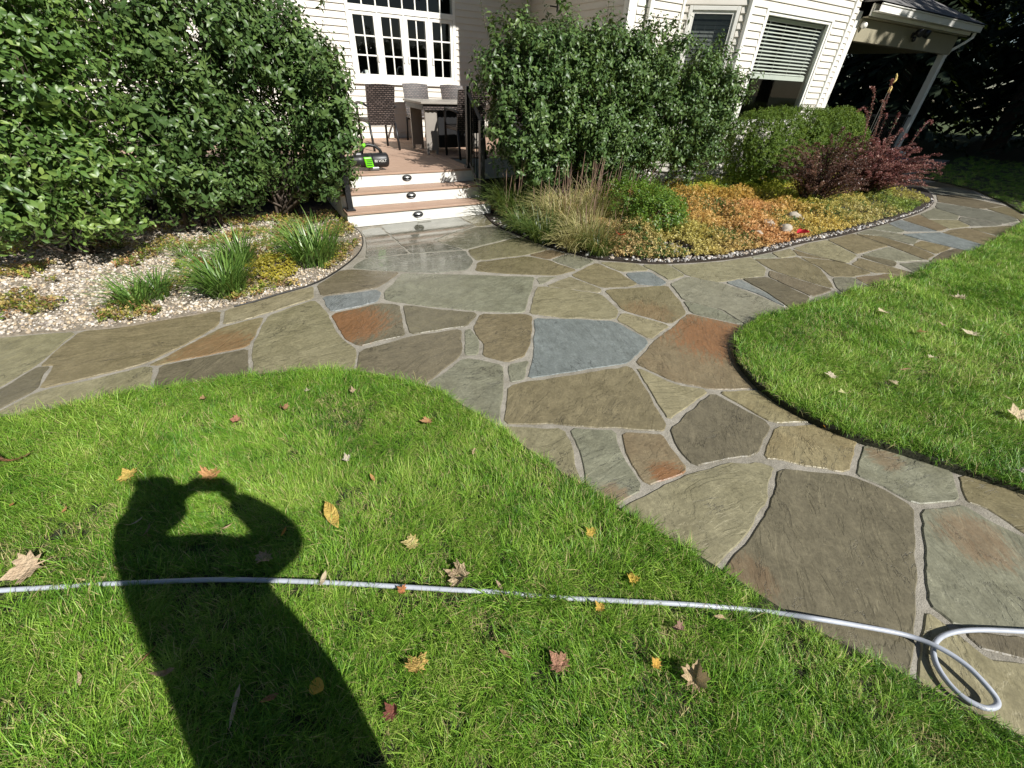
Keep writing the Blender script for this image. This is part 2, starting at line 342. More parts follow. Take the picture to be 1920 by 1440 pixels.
# ------------------------------------------------------------------ objects
def tag(o, label=None, cat=None, group=None, kind=None):
    if label: o['label'] = label
    if cat: o['category'] = cat
    if group: o['group'] = group
    if kind: o['kind'] = kind
    return o
def empty(name, loc=(0, 0, 0), label=None, cat=None, group=None, kind=None):
    o = bpy.data.objects.new(name, None); C.objects.link(o)
    o.location = loc; o.empty_display_size = 0.1
    return tag(o, label, cat, group, kind)
def base_of(o):
    v = Vector((0, 0, 0))
    while o is not None: v += o.location; o = o.parent
    return v
class MB:
    """collects shapes in place coordinates; build() links them as ONE mesh object"""
    def __init__(s): s.v = []; s.f = []; s.n = 0
    def add(s, v, f):
        v = np.asarray(v, float); s.v.append(v)
        s.f.extend([tuple(int(i) + s.n for i in q) for q in f]); s.n += len(v); return s
    def box(s, a, b, rot=0.0, about=None):
        a = np.minimum(a, b) if True else a; b = np.asarray(b, float)
        lo = np.minimum(np.asarray(a, float), b); hi = np.maximum(np.asarray(a, float), b)
        v = np.array([[x, y, z] for z in (lo[2], hi[2]) for y in (lo[1], hi[1]) for x in (lo[0], hi[0])])
        if rot:
            c = np.asarray(about if about is not None else (lo + hi) / 2, float)
            cs, sn = math.cos(rot), math.sin(rot); d = v - c
            v = c + np.stack([d[:, 0] * cs - d[:, 1] * sn, d[:, 0] * sn + d[:, 1] * cs, d[:, 2]], 1)
        return s.add(v, [(0, 2, 3, 1), (4, 5, 7, 6), (0, 1, 5, 4), (2, 6, 7, 3), (0, 4, 6, 2), (1, 3, 7, 5)])
    def obox(s, o, ex, ey, ez):
        """box from a corner and three edge vectors"""
        o, ex, ey, ez = (np.asarray(q, float) for q in (o, ex, ey, ez))
        v = [o + i * ex + j * ey + k * ez for k in (0, 1) for j in (0, 1) for i in (0, 1)]
        return s.add(v, [(0, 2, 3, 1), (4, 5, 7, 6), (0, 1, 5, 4), (2, 6, 7, 3), (0, 4, 6, 2), (1, 3, 7, 5)])
    def tube(s, pts, rad, seg=8, cap=True):
        pts = np.asarray(pts, float); n = len(pts)
        rad = np.full(n, rad) if np.isscalar(rad) else np.asarray(rad, float)
        tg = np.gradient(pts, axis=0); tg /= np.linalg.norm(tg, axis=1)[:, None] + 1e-9
        ref = np.array([0, 0, 1.0]) if abs(tg[0][2]) < 0.9 else np.array([1.0, 0, 0])
        vs = []; u = np.cross(ref, tg[0]); u /= np.linalg.norm(u)
        for i in range(n):
            u = u - tg[i] * np.dot(u, tg[i]); u /= np.linalg.norm(u); w = np.cross(tg[i], u)
            a = np.arange(seg) * 2 * math.pi / seg
            vs.append(pts[i] + rad[i] * (np.cos(a)[:, None] * u + np.sin(a)[:, None] * w))
        f = [(i * seg + j, i * seg + (j + 1) % seg, (i + 1) * seg + (j + 1) % seg, (i + 1) * seg + j) for i in range(n - 1) for j in range(seg)]
        if cap: f += [tuple(range(seg))[::-1], tuple(range((n - 1) * seg, n * seg))]
        return s.add(np.concatenate(vs), f)
    def lathe(s, c, prof, seg=16, axis=(0, 0, 1)):
        ax = Vector(axis); q = Vector((0, 0, 1)).rotation_difference(ax).to_matrix(); q = np.array(q)
        a = np.arange(seg) * 2 * math.pi / seg; vs = []
        for r, h in prof: vs.append(np.stack([r * np.cos(a), r * np.sin(a), np.full(seg, h)], 1) @ q.T + np.asarray(c, float))
        n = len(prof)
        f = [(i * seg + j, i * seg + (j + 1) % seg, (i + 1) * seg + (j + 1) % seg, (i + 1) * seg + j) for i in range(n - 1) for j in range(seg)]
        f += [tuple(range(seg))[::-1], tuple(range((n - 1) * seg, n * seg))]
        return s.add(np.concatenate(vs), f)
    def prism(s, poly, z0, z1):
        n = len(poly); p = np.asarray(poly, float)[:, :2]
        v = np.concatenate([np.c_[p, np.full(n, z0)], np.c_[p, np.full(n, z1)]])
        return s.add(v, [tuple(range(n))[::-1], tuple(range(n, 2 * n))] + [(i, (i + 1) % n, n + (i + 1) % n, n + i) for i in range(n)])
    def build(s, name, mat, parent=None, smooth=False, bevel=0.0, vattr=None, seg=1, recalc=False):
        v = np.concatenate(s.v) if s.v else np.zeros((0, 3))
        b = base_of(parent) if parent is not None else Vector((0, 0, 0))
        v = v - np.array(b)
        me = bpy.data.meshes.new(name); me.from_pydata(v.tolist(), [], s.f)
        if recalc:
            bm = bmesh.new(); bm.from_mesh(me); bmesh.ops.recalc_face_normals(bm, faces=bm.faces); bm.to_mesh(me); bm.free()
        me.materials.append(mat)
        if smooth: me.shade_smooth()
        if vattr is not None:
            at = me.attributes.new('v', 'FLOAT', 'POINT'); at.data.foreach_set('value', np.asarray(vattr, np.float32))
        me.update()
        o = bpy.data.objects.new(name, me); C.objects.link(o)
        if parent is not None: o.parent = parent
        if bevel:
            m = o.modifiers.new('bevel', 'BEVEL'); m.width = bevel; m.segments = seg; m.limit_method = 'ANGLE'
        return o
def fast_mesh(name, v, tris, mat, parent=None, vattr=None, smooth=True, mats=None, mi=None):
    """triangles from arrays"""
    me = bpy.data.meshes.new(name); v = np.asarray(v, np.float32); tris = np.asarray(tris, np.int32)
    if parent: v = v - np.array(base_of(parent), np.float32)
    n = len(tris)
    me.vertices.add(len(v)); me.vertices.foreach_set('co', v.ravel())
    me.loops.add(n * 3); me.loops.foreach_set('vertex_index', tris.ravel())
    me.polygons.add(n); me.polygons.foreach_set('loop_start', np.arange(0, n * 3, 3, dtype=np.int32))
    if smooth: me.polygons.foreach_set('use_smooth', np.ones(n, bool))
    for m_ in (mats or [mat]): me.materials.append(m_)
    if mi is not None: me.polygons.foreach_set('material_index', np.asarray(mi, np.int32))
    if vattr is not None:
        at = me.attributes.new('v', 'FLOAT', 'POINT'); at.data.foreach_set('value', np.asarray(vattr, np.float32))
    me.update(); me.validate()
    o = bpy.data.objects.new(name, me)
    if parent is not False: C.objects.link(o)
    if parent: o.parent = parent
    return o
def W2(pts, z=0.0): return [tuple(gnd(x, y, z)[:2]) for x, y in pts]
def inside(poly, P):
    p = np.asarray(poly, float)[:, :2]; x, y = P[:, 0], P[:, 1]; r = np.zeros(len(P), bool); j = len(p) - 1
    for i in range(len(p)):
        with np.errstate(divide='ignore', invalid='ignore'):
            c = ((p[i, 1] > y) != (p[j, 1] > y)) & (x < (p[j, 0] - p[i, 0]) * (y - p[i, 1]) / (p[j, 1] - p[i, 1] + 1e-12) + p[i, 0])
        r ^= c; j = i
    return r
def edge_dist(poly, P, closed=True):
    p = np.asarray(poly, float)[:, :2]; d = np.full(len(P), 1e9)
    for i in range(len(p) if closed else len(p) - 1):
        a, b = p[i], p[(i + 1) % len(p)]; ab = b - a; L = (ab @ ab) + 1e-12
        t = np.clip(((P[:, :2] - a) @ ab) / L, 0, 1)
        d = np.minimum(d, np.linalg.norm(P[:, :2] - (a + t[:, None] * ab), axis=1))
    return d
def nz(P, s, o=0.0):
    return np.array([mnoise.noise(Vector((x * s + o, y * s - o, o * 0.37))) for x, y in P[:, :2]])
def scatter(name, pts, rot, scl, idx, templates, tint=None, kind='stuff', label=None, parent=None):
    me = bpy.data.meshes.new(name); n = len(pts)
    b = np.array(base_of(parent)) if parent is not None else np.zeros(3)
    me.vertices.add(n); me.vertices.foreach_set('co', (np.asarray(pts) - b).astype(np.float32).ravel())
    a = me.attributes.new('rot', 'FLOAT_VECTOR', 'POINT'); a.data.foreach_set('vector', np.asarray(rot, np.float32).ravel())
    scl = np.asarray(scl, np.float32)
    if scl.ndim == 1: scl = np.repeat(scl[:, None], 3, 1)
    a = me.attributes.new('scl', 'FLOAT_VECTOR', 'POINT'); a.data.foreach_set('vector', scl.ravel())
    a = me.attributes.new('idx', 'INT', 'POINT'); a.data.foreach_set('value', np.asarray(idx, np.int32))
    if tint is not None:
        a = me.attributes.new('tint', 'FLOAT_VECTOR', 'POINT'); a.data.foreach_set('vector', np.asarray(tint, np.float32).ravel())
    o = bpy.data.objects.new(name, me); C.objects.link(o)
    if parent is not None: o.parent = parent
    g = bpy.data.node_groups.new(name + '_nodes', 'GeometryNodeTree')
    g.interface.new_socket('Geometry', in_out='INPUT', socket_type='NodeSocketGeometry'); g.interface.new_socket('Geometry', in_out='OUTPUT', socket_type='NodeSocketGeometry')
    N = g.nodes; L = g.links
    gi = N.new('NodeGroupInput'); go = N.new('NodeGroupOutput'); jn = N.new('GeometryNodeJoinGeometry')
    def na(nm, ty):
        q = N.new('GeometryNodeInputNamedAttribute'); q.data_type = ty; q.inputs['Name'].default_value = nm
        return [s for s in q.outputs if s.enabled and s.name == 'Attribute'][0]
    ra = na('rot', 'FLOAT_VECTOR'); sa = na('scl', 'FLOAT_VECTOR'); ia = na('idx', 'INT')
    e2r = N.new('FunctionNodeEulerToRotation'); L.new(ra, e2r.inputs[0])
    for i, tpl in enumerate(templates):
        oi = N.new('GeometryNodeObjectInfo'); oi.inputs['Object'].default_value = tpl; oi.inputs['As Instance'].default_value = True
        cp = N.new('FunctionNodeCompare'); cp.data_type = 'INT'; cp.operation = 'EQUAL'
        ins = [s for s in cp.inputs if s.enabled]; L.new(ia, ins[0]); ins[1].default_value = i
        ip = N.new('GeometryNodeInstanceOnPoints')
        L.new(gi.outputs[0], ip.inputs['Points']); L.new(cp.outputs[0], ip.inputs['Selection']); L.new(oi.outputs['Geometry'], ip.inputs['Instance'])
        L.new(e2r.outputs[0], ip.inputs['Rotation']); L.new(sa, ip.inputs['Scale']); L.new(ip.outputs[0], jn.inputs[0])
    L.new(jn.outputs[0], go.inputs[0])
    md = o.modifiers.new('scatter', 'NODES'); md.node_group = g
    return tag(o, label, None, None, kind)

# ------------------------------------------------------------------ ground, path, lawns, beds
def extend(pts, L, at_end=True, n=2):
    """world polyline continued straight by L metres"""
    a, b = (np.array(pts[-n]), np.array(pts[-1])) if at_end else (np.array(pts[n - 1]), np.array(pts[0]))
    d = (b - a) / np.linalg.norm(b - a); q = tuple(b + d * L)
    return pts + [q] if at_end else [q] + pts
def smooth_line(pts, it=2):
    p = np.asarray(pts, float)
    for _ in range(it):
        q = np.empty((2 * len(p) - 2, 2)); q[0::2] = p[:-1] * 0.75 + p[1:] * 0.25; q[1::2] = p[:-1] * 0.25 + p[1:] * 0.75
        p = np.vstack([p[:1], q, p[-1:]])
    return [tuple(x) for x in p]
g = MB(); g.add([(-150, -150, -0.12), (150, -150, -0.12), (150, 150, -0.12), (-150, 150, -0.12)], [(0, 1, 2, 3)])
tag(g.build('ground', M['turf']), kind='structure')

BED_L = smooth_line(W2([(0, 631), (66, 624), (146, 619), (241, 611), (310, 599), (419, 579), (470, 568), (525, 551), (591, 533), (634, 508), (667, 482), (680, 464), (681, 446), (671, 430), (652, 421)]))
BED_L = extend(BED_L, 4.0, False, 6)
BED_R = smooth_line(W2([(908, 402), (919, 416), (938, 428), (974, 441), (1003, 454), (1041, 467), (1080, 477), (1119, 487), (1164, 490), (1219, 495), (1287, 493), (1364, 487), (1442, 474), (1500, 456), (1571, 444), (1628, 429), (1685, 412), (1727, 398), (1750, 384), (1752, 374), (1744, 362), (1727, 350), (1705, 340)]))
LAWN_F = smooth_line(W2([(0, 788), (73, 781), (164, 763), (273, 739), (365, 723), (437, 710), (547, 702), (638, 700), (693, 703), (728, 712), (775, 725), (808, 729), (855, 757), (917, 794), (947, 813), (993, 850), (1050, 888), (1107, 925), (1160, 958), (1345, 1069), (1444, 1136), (1573, 1213), (1703, 1274), (1746, 1300), (1832, 1347), (1862, 1360)]), 1)
LAWN_F = extend(extend(LAWN_F, 4.0, False, 6), 4.0, True, 12)
LAWN_R = smooth_line(W2([(1920, 418), (1884, 444), (1856, 461), (1817, 480), (1777, 493), (1693, 527), (1637, 542), (1593, 553), (1500, 580), (1433, 600), (1400, 614), (1381, 637), (1374, 657), (1382, 685), (1410, 722), (1460, 761), (1520, 794), (1603, 829), (1693, 854), (1787, 885), (1860, 907), (1920, 928)]), 1)
LAWN_R = extend(LAWN_R, 5.0, True, 6)
LAWN_D = W2([(1700, 332), (1736, 336), (1790, 348), (1827, 357), (1884, 381), (1918, 401)])
LAWN_Rx = [(12.6, 1.35), (11.6, 1.9)] + LAWN_R          # the lawn's far tip runs on to the right of the frame
# mortar bed: whole path outline, tucked a little under lawns and beds
def offset_poly(p, d):
    p = np.asarray(p, float)[:, :2]; n = len(p); out = []
    area = 0.5 * np.sum(p[:, 0] * np.roll(p[:, 1], -1) - np.roll(p[:, 0], -1) * p[:, 1]); sg = 1 if area > 0 else -1
    for i in range(n):
        a, b, c = p[i - 1], p[i], p[(i + 1) % n]
        e1 = (b - a) / (np.linalg.norm(b - a) + 1e-9); e2 = (c - b) / (np.linalg.norm(c - b) + 1e-9)
        n1 = np.array([e1[1], -e1[0]]) * sg; n2 = np.array([e2[1], -e2[0]]) * sg
        m = n1 + n2; L = np.linalg.norm(m); m = m / (L + 1e-9); k = min(2.0, 1.0 / max(0.35, float(m @ n1)))
        out.append(b + m * d * k)
    return np.array(out)
path_out = BED_L + [(0.9, 5.75), (2.85, 5.75)] + BED_R + [(18.5, 7.5), (20, 6.5)] + LAWN_D + [(12.9, 1.9)] + LAWN_Rx + list(reversed(LAWN_F))
def poly_slab(name, poly, z0, z1, mat, kind='structure', parent=None):
    bm = bmesh.new()
    vs = [bm.verts.new((x, y, z1)) for x, y in poly]; f = bm.faces.new(vs)
    bmesh.ops.recalc_face_normals(bm, faces=[f])
    if f.normal.z < 0: f.normal_flip()
    r = bmesh.ops.triangulate(bm, faces=[f])
    top = list(r['faces']); be = [e for e in bm.edges if len(e.link_faces) == 1]
    ex = bmesh.ops.extrude_edge_only(bm, edges=be)
    for v in [v for v in ex['geom'] if isinstance(v, bmesh.types.BMVert)]: v.co.z = z0
    bmesh.ops.recalc_face_normals(bm, faces=bm.faces)
    me = bpy.data.meshes.new(name); bm.to_mesh(me); bm.free(); me.materials.append(mat)
    o = bpy.data.objects.new(name, me); C.objects.link(o)
    if parent: o.parent = parent
    return tag(o, kind=kind)
path = poly_slab('path', [tuple(q) for q in offset_poly(path_out, 0.07)], -0.10, -0.006, M['mortar'])

TN = {  # stone colours: base and second tone
 'o': ((146, 139, 110), (124, 117, 89)), 'b': ((130, 120, 92), (110, 101, 75)), 'd': ((115, 107, 86), (99, 92, 73)),
 'g': ((136, 135, 115), (116, 114, 94)), 'u': ((127, 132, 129), (113, 118, 114)), 't': ((142, 132, 100), (122, 109, 78)),
 'w': ((128, 128, 114), (108, 106, 92)), 'r': ((130, 117, 92), (116, 100, 76))}
STONES = [
 ('o', [(-190, 660), (-40, 637), (66, 625), (146, 620), (69, 686), (0, 726), (-160, 800)]),
 ('d', [(-160, 802), (0, 727), (69, 686), (97, 684), (67, 732), (0, 767), (-150, 842)]),
 ('b', [(146, 620), (241, 611), (310, 599), (419, 580), (412, 611), (340, 650), (270, 683), (146, 714), (67, 732), (97, 684), (69, 686)]),
 ('o', [(419, 580), (470, 568), (525, 551), (591, 534), (590, 559), (499, 588), (412, 611)]),
 ('t', [(272, 685), (340, 651), (412, 613), (499, 590), (470, 650), (292, 685)], (0.6, 400, 655, 0.35)),
 ('o', [(-150, 845), (0, 768), (67, 733), (146, 715), (270, 685), (292, 685), (279, 748), (164, 778), (73, 798), (0, 808), (-140, 850)]),
 ('d', [(292, 685), (470, 650), (465, 722), (365, 735), (279, 752)]),
 ('o', [(499, 590), (590, 560), (616, 584), (642, 632), (673, 657), (660, 715), (547, 716), (465, 722), (470, 650)]),
 ('d', [(591, 534), (634, 508), (655, 504), (753, 509), (709, 540), (600, 556)]),
 ('u', [(600, 557), (709, 541), (718, 547), (709, 567), (618, 586)]),
 ('d', [(618, 588), (709, 568), (751, 570), (757, 600), (762, 629), (669, 650), (642, 632)], (1.0, 650, 608, 0.42)),
 ('g', [(753, 511), (820, 513), (1005, 518), (986, 588), (899, 584), (775, 571), (716, 562), (718, 546)]),
 ('d', [(752, 571), (775, 572), (899, 586), (877, 612), (764, 628)]),
 ('w', [(655, 503), (682, 484), (771, 475), (873, 469), (890, 488), (878, 506), (819, 512), (753, 509)]),
 ('w', [(682, 484), (685, 464), (684, 446), (674, 432), (713, 424), (735, 445), (771, 475)]),
 ('w', [(713, 424), (735, 417), (859, 406), (892, 424), (848, 437), (815, 451), (873, 468), (771, 475), (735, 445)]),
 ('o', [(859, 406), (908, 402), (925, 420), (903, 424), (892, 424)]),
 ('g', [(892, 425), (903, 425), (932, 424), (952, 436), (975, 443), (957, 447), (873, 468), (815, 451), (848, 437)]),
 ('o', [(873, 469), (957, 447), (978, 443), (1005, 455), (1032, 467), (988, 478), (892, 489)]),
 ('b', [(888, 508), (894, 490), (988, 479), (1030, 487), (1085, 506), (1040, 517), (960, 514)]),
 ('r', [(988, 478), (1032, 467), (1064, 475), (1030, 487)]),
 ('g', [(1030, 487), (1065, 475), (1118, 489), (1085, 506)]),
 ('g', [(1004, 519), (1050, 517), (1012, 536)]),
 ('o', [(1020, 536), (1067, 517), (1130, 540), (1126, 549)]),
 ('b', [(1067, 516), (1085, 506), (1118, 491), (1160, 509), (1196, 531), (1183, 538), (1130, 540)]),
 ('o', [(1120, 490), (1164, 491), (1198, 494), (1222, 507), (1165, 510)]),
 ('u', [(1168, 511), (1221, 508), (1253, 529), (1238, 537), (1193, 532)]),
 ('o', [(1200, 495), (1252, 494), (1287, 516), (1256, 527), (1222, 507)]),
 ('o', [(988, 588), (1005, 537), (1020, 536), (1126, 549), (1165, 581), (1154, 600), (1060, 596)]),
 ('b', [(1130, 542), (1185, 538), (1253, 534), (1278, 563), (1289, 586), (1260, 609), (1165, 581)], (0.35, 1215, 585, 0.3)),
 ('o', [(1163, 583), (1260, 609), (1221, 638), (1153, 600)]),
 ('u', [(1000, 594), (1087, 597), (1153, 601), (1221, 638), (1184, 680), (986, 712), (996, 672)]),
 ('g', [(951, 681), (996, 671), (984, 713), (952, 719)]),
 ('b', [(899, 586), (986, 588), (1000, 593), (998, 640), (985, 670), (950, 681), (900, 667), (903, 648), (884, 614)]),
 ('g', [(869, 616), (883, 614), (903, 640), (898, 666), (869, 665)]),
 ('d', [(673, 656), (762, 630), (867, 614), (868, 666), (800, 719), (776, 745), (728, 730), (660, 715)]),
 ('g', [(800, 720), (870, 667), (948, 682), (945, 730), (936, 812), (855, 778), (790, 745)]),
 ('b', [(951, 720), (1100, 696), (1185, 683), (1220, 740), (1253, 795), (1248, 811), (1060, 799), (940, 795)]),
 ('o', [(1189, 684), (1260, 716), (1335, 731), (1254, 793)]),
 ('r', [(1187, 681), (1222, 640), (1262, 609), (1290, 586), (1340, 597), (1403, 613), (1420, 680), (1440, 730), (1335, 731), (1260, 714)], (1.0, 1340, 632, 0.50)),
 ('g', [(1279, 562), (1350, 579), (1404, 611), (1338, 597), (1291, 586)]),
 ('g', [(1255, 531), (1288, 518), (1355, 530), (1420, 552), (1480, 579), (1455, 612), (1404, 613), (1350, 579), (1279, 562)]),
 ('u', [(1357, 529), (1388, 522), (1440, 550), (1480, 578), (1420, 551)]),
 ('o', [(1254, 496), (1290, 494), (1364, 488), (1408, 480), (1440, 504), (1436, 518), (1388, 522), (1352, 530), (1288, 517)]),
 ('d', [(1389, 522), (1438, 518), (1523, 557), (1497, 583), (1480, 578), (1440, 550)]),
 ('d', [(1442, 505), (1500, 524), (1566, 543), (1523, 557), (1438, 518)]),
 ('b', [(1412, 484), (1460, 484), (1497, 481), (1540, 503), (1557, 524), (1567, 543), (1500, 524), (1441, 504)]),
 ('g', [(1497, 583), (1524, 558), (1567, 543), (1600, 562), (1525, 592)]),
 ('g', [(1558, 520), (1600, 519), (1650, 548), (1600, 562), (1568, 542)]),
 ('r', [(1600, 519), (1665, 512), (1716, 521), (1650, 548)]),
 ('b', [(1497, 481), (1560, 487), (1594, 495), (1640, 512), (1600, 519), (1558, 519), (1539, 502)]),
 ('b', [(1483, 466), (1538, 481), (1594, 494), (1560, 487), (1497, 480)]),
 ('o', [(1484, 465), (1514, 455), (1551, 449), (1608, 478), (1594, 494), (1538, 481)]),
 ('o', [(1446, 473), (1483, 465), (1497, 480), (1460, 484)]),
 ('g', [(1408, 480), (1446, 473), (1460, 484), (1413, 484)]),
 ('b', [(1594, 495), (1609, 482), (1668, 498), (1724, 514), (1712, 520), (1665, 512), (1640, 512)]),
 ('b', [(1551, 449), (1600, 437), (1668, 461), (1606, 477)]),
 ('d', [(1608, 479), (1640, 474), (1684, 491), (1680, 501), (1650, 493)]),
 ('g', [(1612, 477), (1668, 462), (1738, 488), (1684, 491)]),
 ('g', [(1680, 493), (1740, 489), (1775, 502), (1728, 516)]),
 ('d', [(1739, 489), (1768, 470), (1790, 465), (1836, 474), (1775, 502)]),
 ('b', [(1600, 437), (1652, 443), (1714, 461), (1757, 478), (1738, 488), (1668, 461)]),
 ('t', [(1710, 459), (1726, 450), (1788, 464), (1757, 477)]),
 ('u', [(1688, 438), (1764, 435), (1856, 462), (1832, 475), (1788, 464), (1726, 449)]),
 ('g', [(1602, 437), (1627, 429), (1688, 438), (1726, 449), (1712, 459), (1652, 443)]),
 ('g', [(1629, 428), (1662, 418), (1700, 433), (1688, 437)]),
 ('u', [(1662, 418), (1688, 411), (1762, 434), (1700, 434)]),
 ('r', [(1690, 411), (1723, 401), (1778, 428), (1762, 434)]),
 ('b', [(1780, 430), (1814, 426), (1884, 447), (1856, 462), (1764, 436)]),
 ('g', [(1723, 401), (1752, 389), (1800, 404), (1796, 412), (1740, 410)]),
 ('o', [(1740, 411), (1796, 412), (1822, 424), (1780, 429)]),
 ('w', [(1800, 405), (1882, 420), (1870, 424), (1822, 424), (1796, 412)]),
 ('b', [(1816, 427), (1870, 424), (1892, 422), (1920, 430), (1888, 446)]),
 ('w', [(1752, 389), (1756, 379), (1842, 392), (1900, 405), (1912, 414), (1884, 420), (1800, 404)]),
 ('d', [(1754, 364), (1800, 366), (1850, 378), (1888, 386), (1842, 392), (1757, 378)]),
 ('w', [(1737, 353), (1790, 352), (1830, 361), (1850, 376), (1800, 366), (1752, 363)]),
 ('d', [(1716, 343), (1758, 341), (1800, 348), (1830, 360), (1790, 352), (1735, 352)]),
 ('b', [(1888, 386), (1918, 403), (1945, 412), (1920, 422), (1908, 410), (1850, 391)]),
 ('o', [(941, 797), (1062, 800), (1080, 850), (1097, 928), (1060, 912), (990, 866), (930, 820)]),
 ('g', [(1065, 800), (1158, 805), (1172, 855), (1212, 917), (1155, 954), (1122, 950), (1098, 925), (1085, 860)], (0.45, 1150, 935, 0.12)),
 ('r', [(1160, 806), (1247, 812), (1262, 840), (1300, 881), (1212, 917), (1173, 855)], (1.0, 1255, 890, 0.13)),
 ('d', [(1252, 800), (1334, 733), (1450, 796), (1421, 858), (1360, 862), (1301, 880), (1264, 836)]),
 ('t', [(1338, 731), (1440, 730), (1475, 757), (1535, 792), (1450, 795)]),
 ('t', [(1452, 797), (1535, 792), (1614, 826), (1596, 889), (1500, 872), (1424, 858)]),
 ('g', [(1613, 829), (1700, 849), (1790, 880), (1808, 942), (1720, 948), (1650, 910), (1598, 889)], (0.4, 1660, 860, 0.12)),
 ('b', [(1790, 883), (1930, 927), (2000, 950), (1990, 1034), (1920, 1001), (1845, 952), (1809, 942)]),
 ('o', [(1154, 956), (1212, 918), (1302, 882), (1360, 866), (1420, 861), (1457, 873), (1441, 940), (1400, 1010), (1346, 1070), (1325, 1082), (1140, 965)]),
 ('d', [(1459, 874), (1597, 891), (1650, 912), (1720, 950), (1724, 1100), (1715, 1300), (1680, 1290), (1320, 1084), (1347, 1070), (1401, 1010), (1443, 940)], (0.3, 1400, 1080, 0.15)),
 ('g', [(1723, 951), (1808, 944), (1845, 966), (1920, 1004), (1995, 1038), (1995, 1204), (1914, 1186), (1800, 1181), (1734, 1128)], (0.45, 1830, 1010, 0.2)),
 ('o', [(1726, 1130), (1800, 1183), (1850, 1226), (1920, 1241), (1995, 1262), (2060, 1480), (1920, 1420), (1832, 1372), (1717, 1306)]),
 ('d', [(1802, 1183), (1914, 1188), (1995, 1206), (1995, 1260), (1920, 1240), (1852, 1226)]),
]
srng = np.random.default_rng(11)
def jitter_ring(P, step=0.035, amp=0.0075):
    out = []
    n = len(P)
    for i in range(n):
        a, b = P[i], P[(i + 1) % n]; L = np.linalg.norm(b - a); k = max(1, min(14, int(L / step)))
        for j in range(k): out.append(a + (b - a) * j / k)
    out = np.array(out); N = len(out)
    j = srng.normal(0, 1, (N, 2)); j = (j + np.roll(j, 1, 0) + np.roll(j, -1, 0)) / 3
    return out + j * amp
def round_corners(P, t=0.16):
    out = []; n = len(P)
    for i in range(n):
        a, b, c = P[i - 1], P[i], P[(i + 1) % n]
        d1, d2 = np.linalg.norm(a - b), np.linalg.norm(c - b); r = min(0.03, t * min(d1, d2))
        out += [b + (a - b) / d1 * r, b + (c - b) / d2 * r]
    return np.array(out)
def make_stone(tone, P, rust=None, gap=0.0100):
    P = np.asarray(P, float)
    ar = 0.5 * np.sum(P[:, 0] * np.roll(P[:, 1], -1) - np.roll(P[:, 0], -1) * P[:, 1])
    if ar < 0: P = P[::-1]
    cen = P.mean(0)
    size = math.sqrt(abs(ar))
    P = offset_poly(P, -min(gap, size * 0.07))
    P = jitter_ring(round_corners(P), 0.035 if size < 1.2 else 0.07)
    Q = offset_poly(P, -0.005)
    n = len(P); dz = srng.uniform(-0.0015, 0.0015)
    v = np.concatenate([np.c_[P, np.full(n, -0.035)], np.c_[P, np.full(n, -0.0045)], np.c_[Q, np.full(n, 0.0 + dz)]])
    f = [(i, (i + 1) % n, n + (i + 1) % n, n + i) for i in range(n)] + [(n + i, n + (i + 1) % n, 2 * n + (i + 1) % n, 2 * n + i) for i in range(n)] + [tuple(range(2 * n, 3 * n))]
    m = MB(); m.add(v, f); o = m.build('flagstone', M['stone'], path)
    k = srng.uniform(0.80, 0.98)
    a, b = TN[tone]; jc = srng.uniform(0.98, 1.02, 3)
    o['tint'] = [float(x * k * y) for x, y in zip(srgb(*a)[:3], jc)] + [1.0]
    o['tint2'] = [float(x * k * y) for x, y in zip(srgb(*b)[:3], jc)] + [1.0]
    o['grain'] = float(srng.uniform(-0.9, 0.5) if tone != 'u' else -1.35)
    o['rust'] = float(rust[0]) if rust else 0.0
    p = gnd(rust[1], rust[2]) if rust else np.zeros(3)
    o['rust_at'] = [float(q) for q in p]; o['rust_r'] = float(rust[3]) if rust else 0.3
    return o
STONES += [('o', [(2002, 955), (2420, 1100), (2420, 1230), (2200, 1150), (1994, 1038)]), ('b', [(1996, 1042), (2200, 1154), (2420, 1236), (2420, 1335), (1998, 1203)]), ('g', [(1998, 1262), (1998, 1208), (2420, 1340), (2420, 1640), (2064, 1478)])]
for s in STONES: make_stone(s[0], W2(s[1]), s[2] if len(s) > 2 else None)
# stones that carry on outside the frame: along the left edge, the lower right and the shaded far end
for tone, P in [('o', [(-2.2, 2.45), (-2.3, 3.55), (-3.3, 3.45), (-3.2, 2.35)]), ('b', [(-3.2, 2.35), (-3.3, 3.45), (-4.3, 3.3), (-4.2, 2.2)]),
                ('o', [(13.6, 4.25), (14.3, 3.7), (15.6, 4.2), (15.0, 5.0)]), ('d', [(15.0, 5.0), (15.6, 4.2), (17.0, 5.1), (16.4, 6.0)]), ('w', [(16.4, 6.0), (17.0, 5.1), (18.6, 6.0), (17.8, 6.9)])]:
    make_stone(tone, P)

# beds
bed_left = [(-9, 7.3)] + [(-9, BED_L[0][1])] + BED_L + [(0.93, 5.70), (0.93, 7.3)]
poly_slab('gravel_bed', bed_left, -0.10, 0.004, M['gravel_base'])
shade_outline = [(-9, 6.4)] + W2([(-60, 468), (0, 460), (110, 449), (250, 432), (340, 424), (420, 413), (500, 409), (600, 410)]) + [(0.92, 6.0), (0.92, 7.28), (-9, 7.28)]
poly_slab('shade_sheet', shade_outline, -0.05, 0.010, M['soil'])  # dark soil sheet standing in for the shrubs' shade on the gravel
bed_right = [(2.88, 5.66)] + BED_R + [(18.2, 7.6), (12.3, 7.6), (12.3, 6.9), (2.88, 6.9)]
poly_slab('planting_bed', bed_right, -0.10, 0.012, M['soil'])
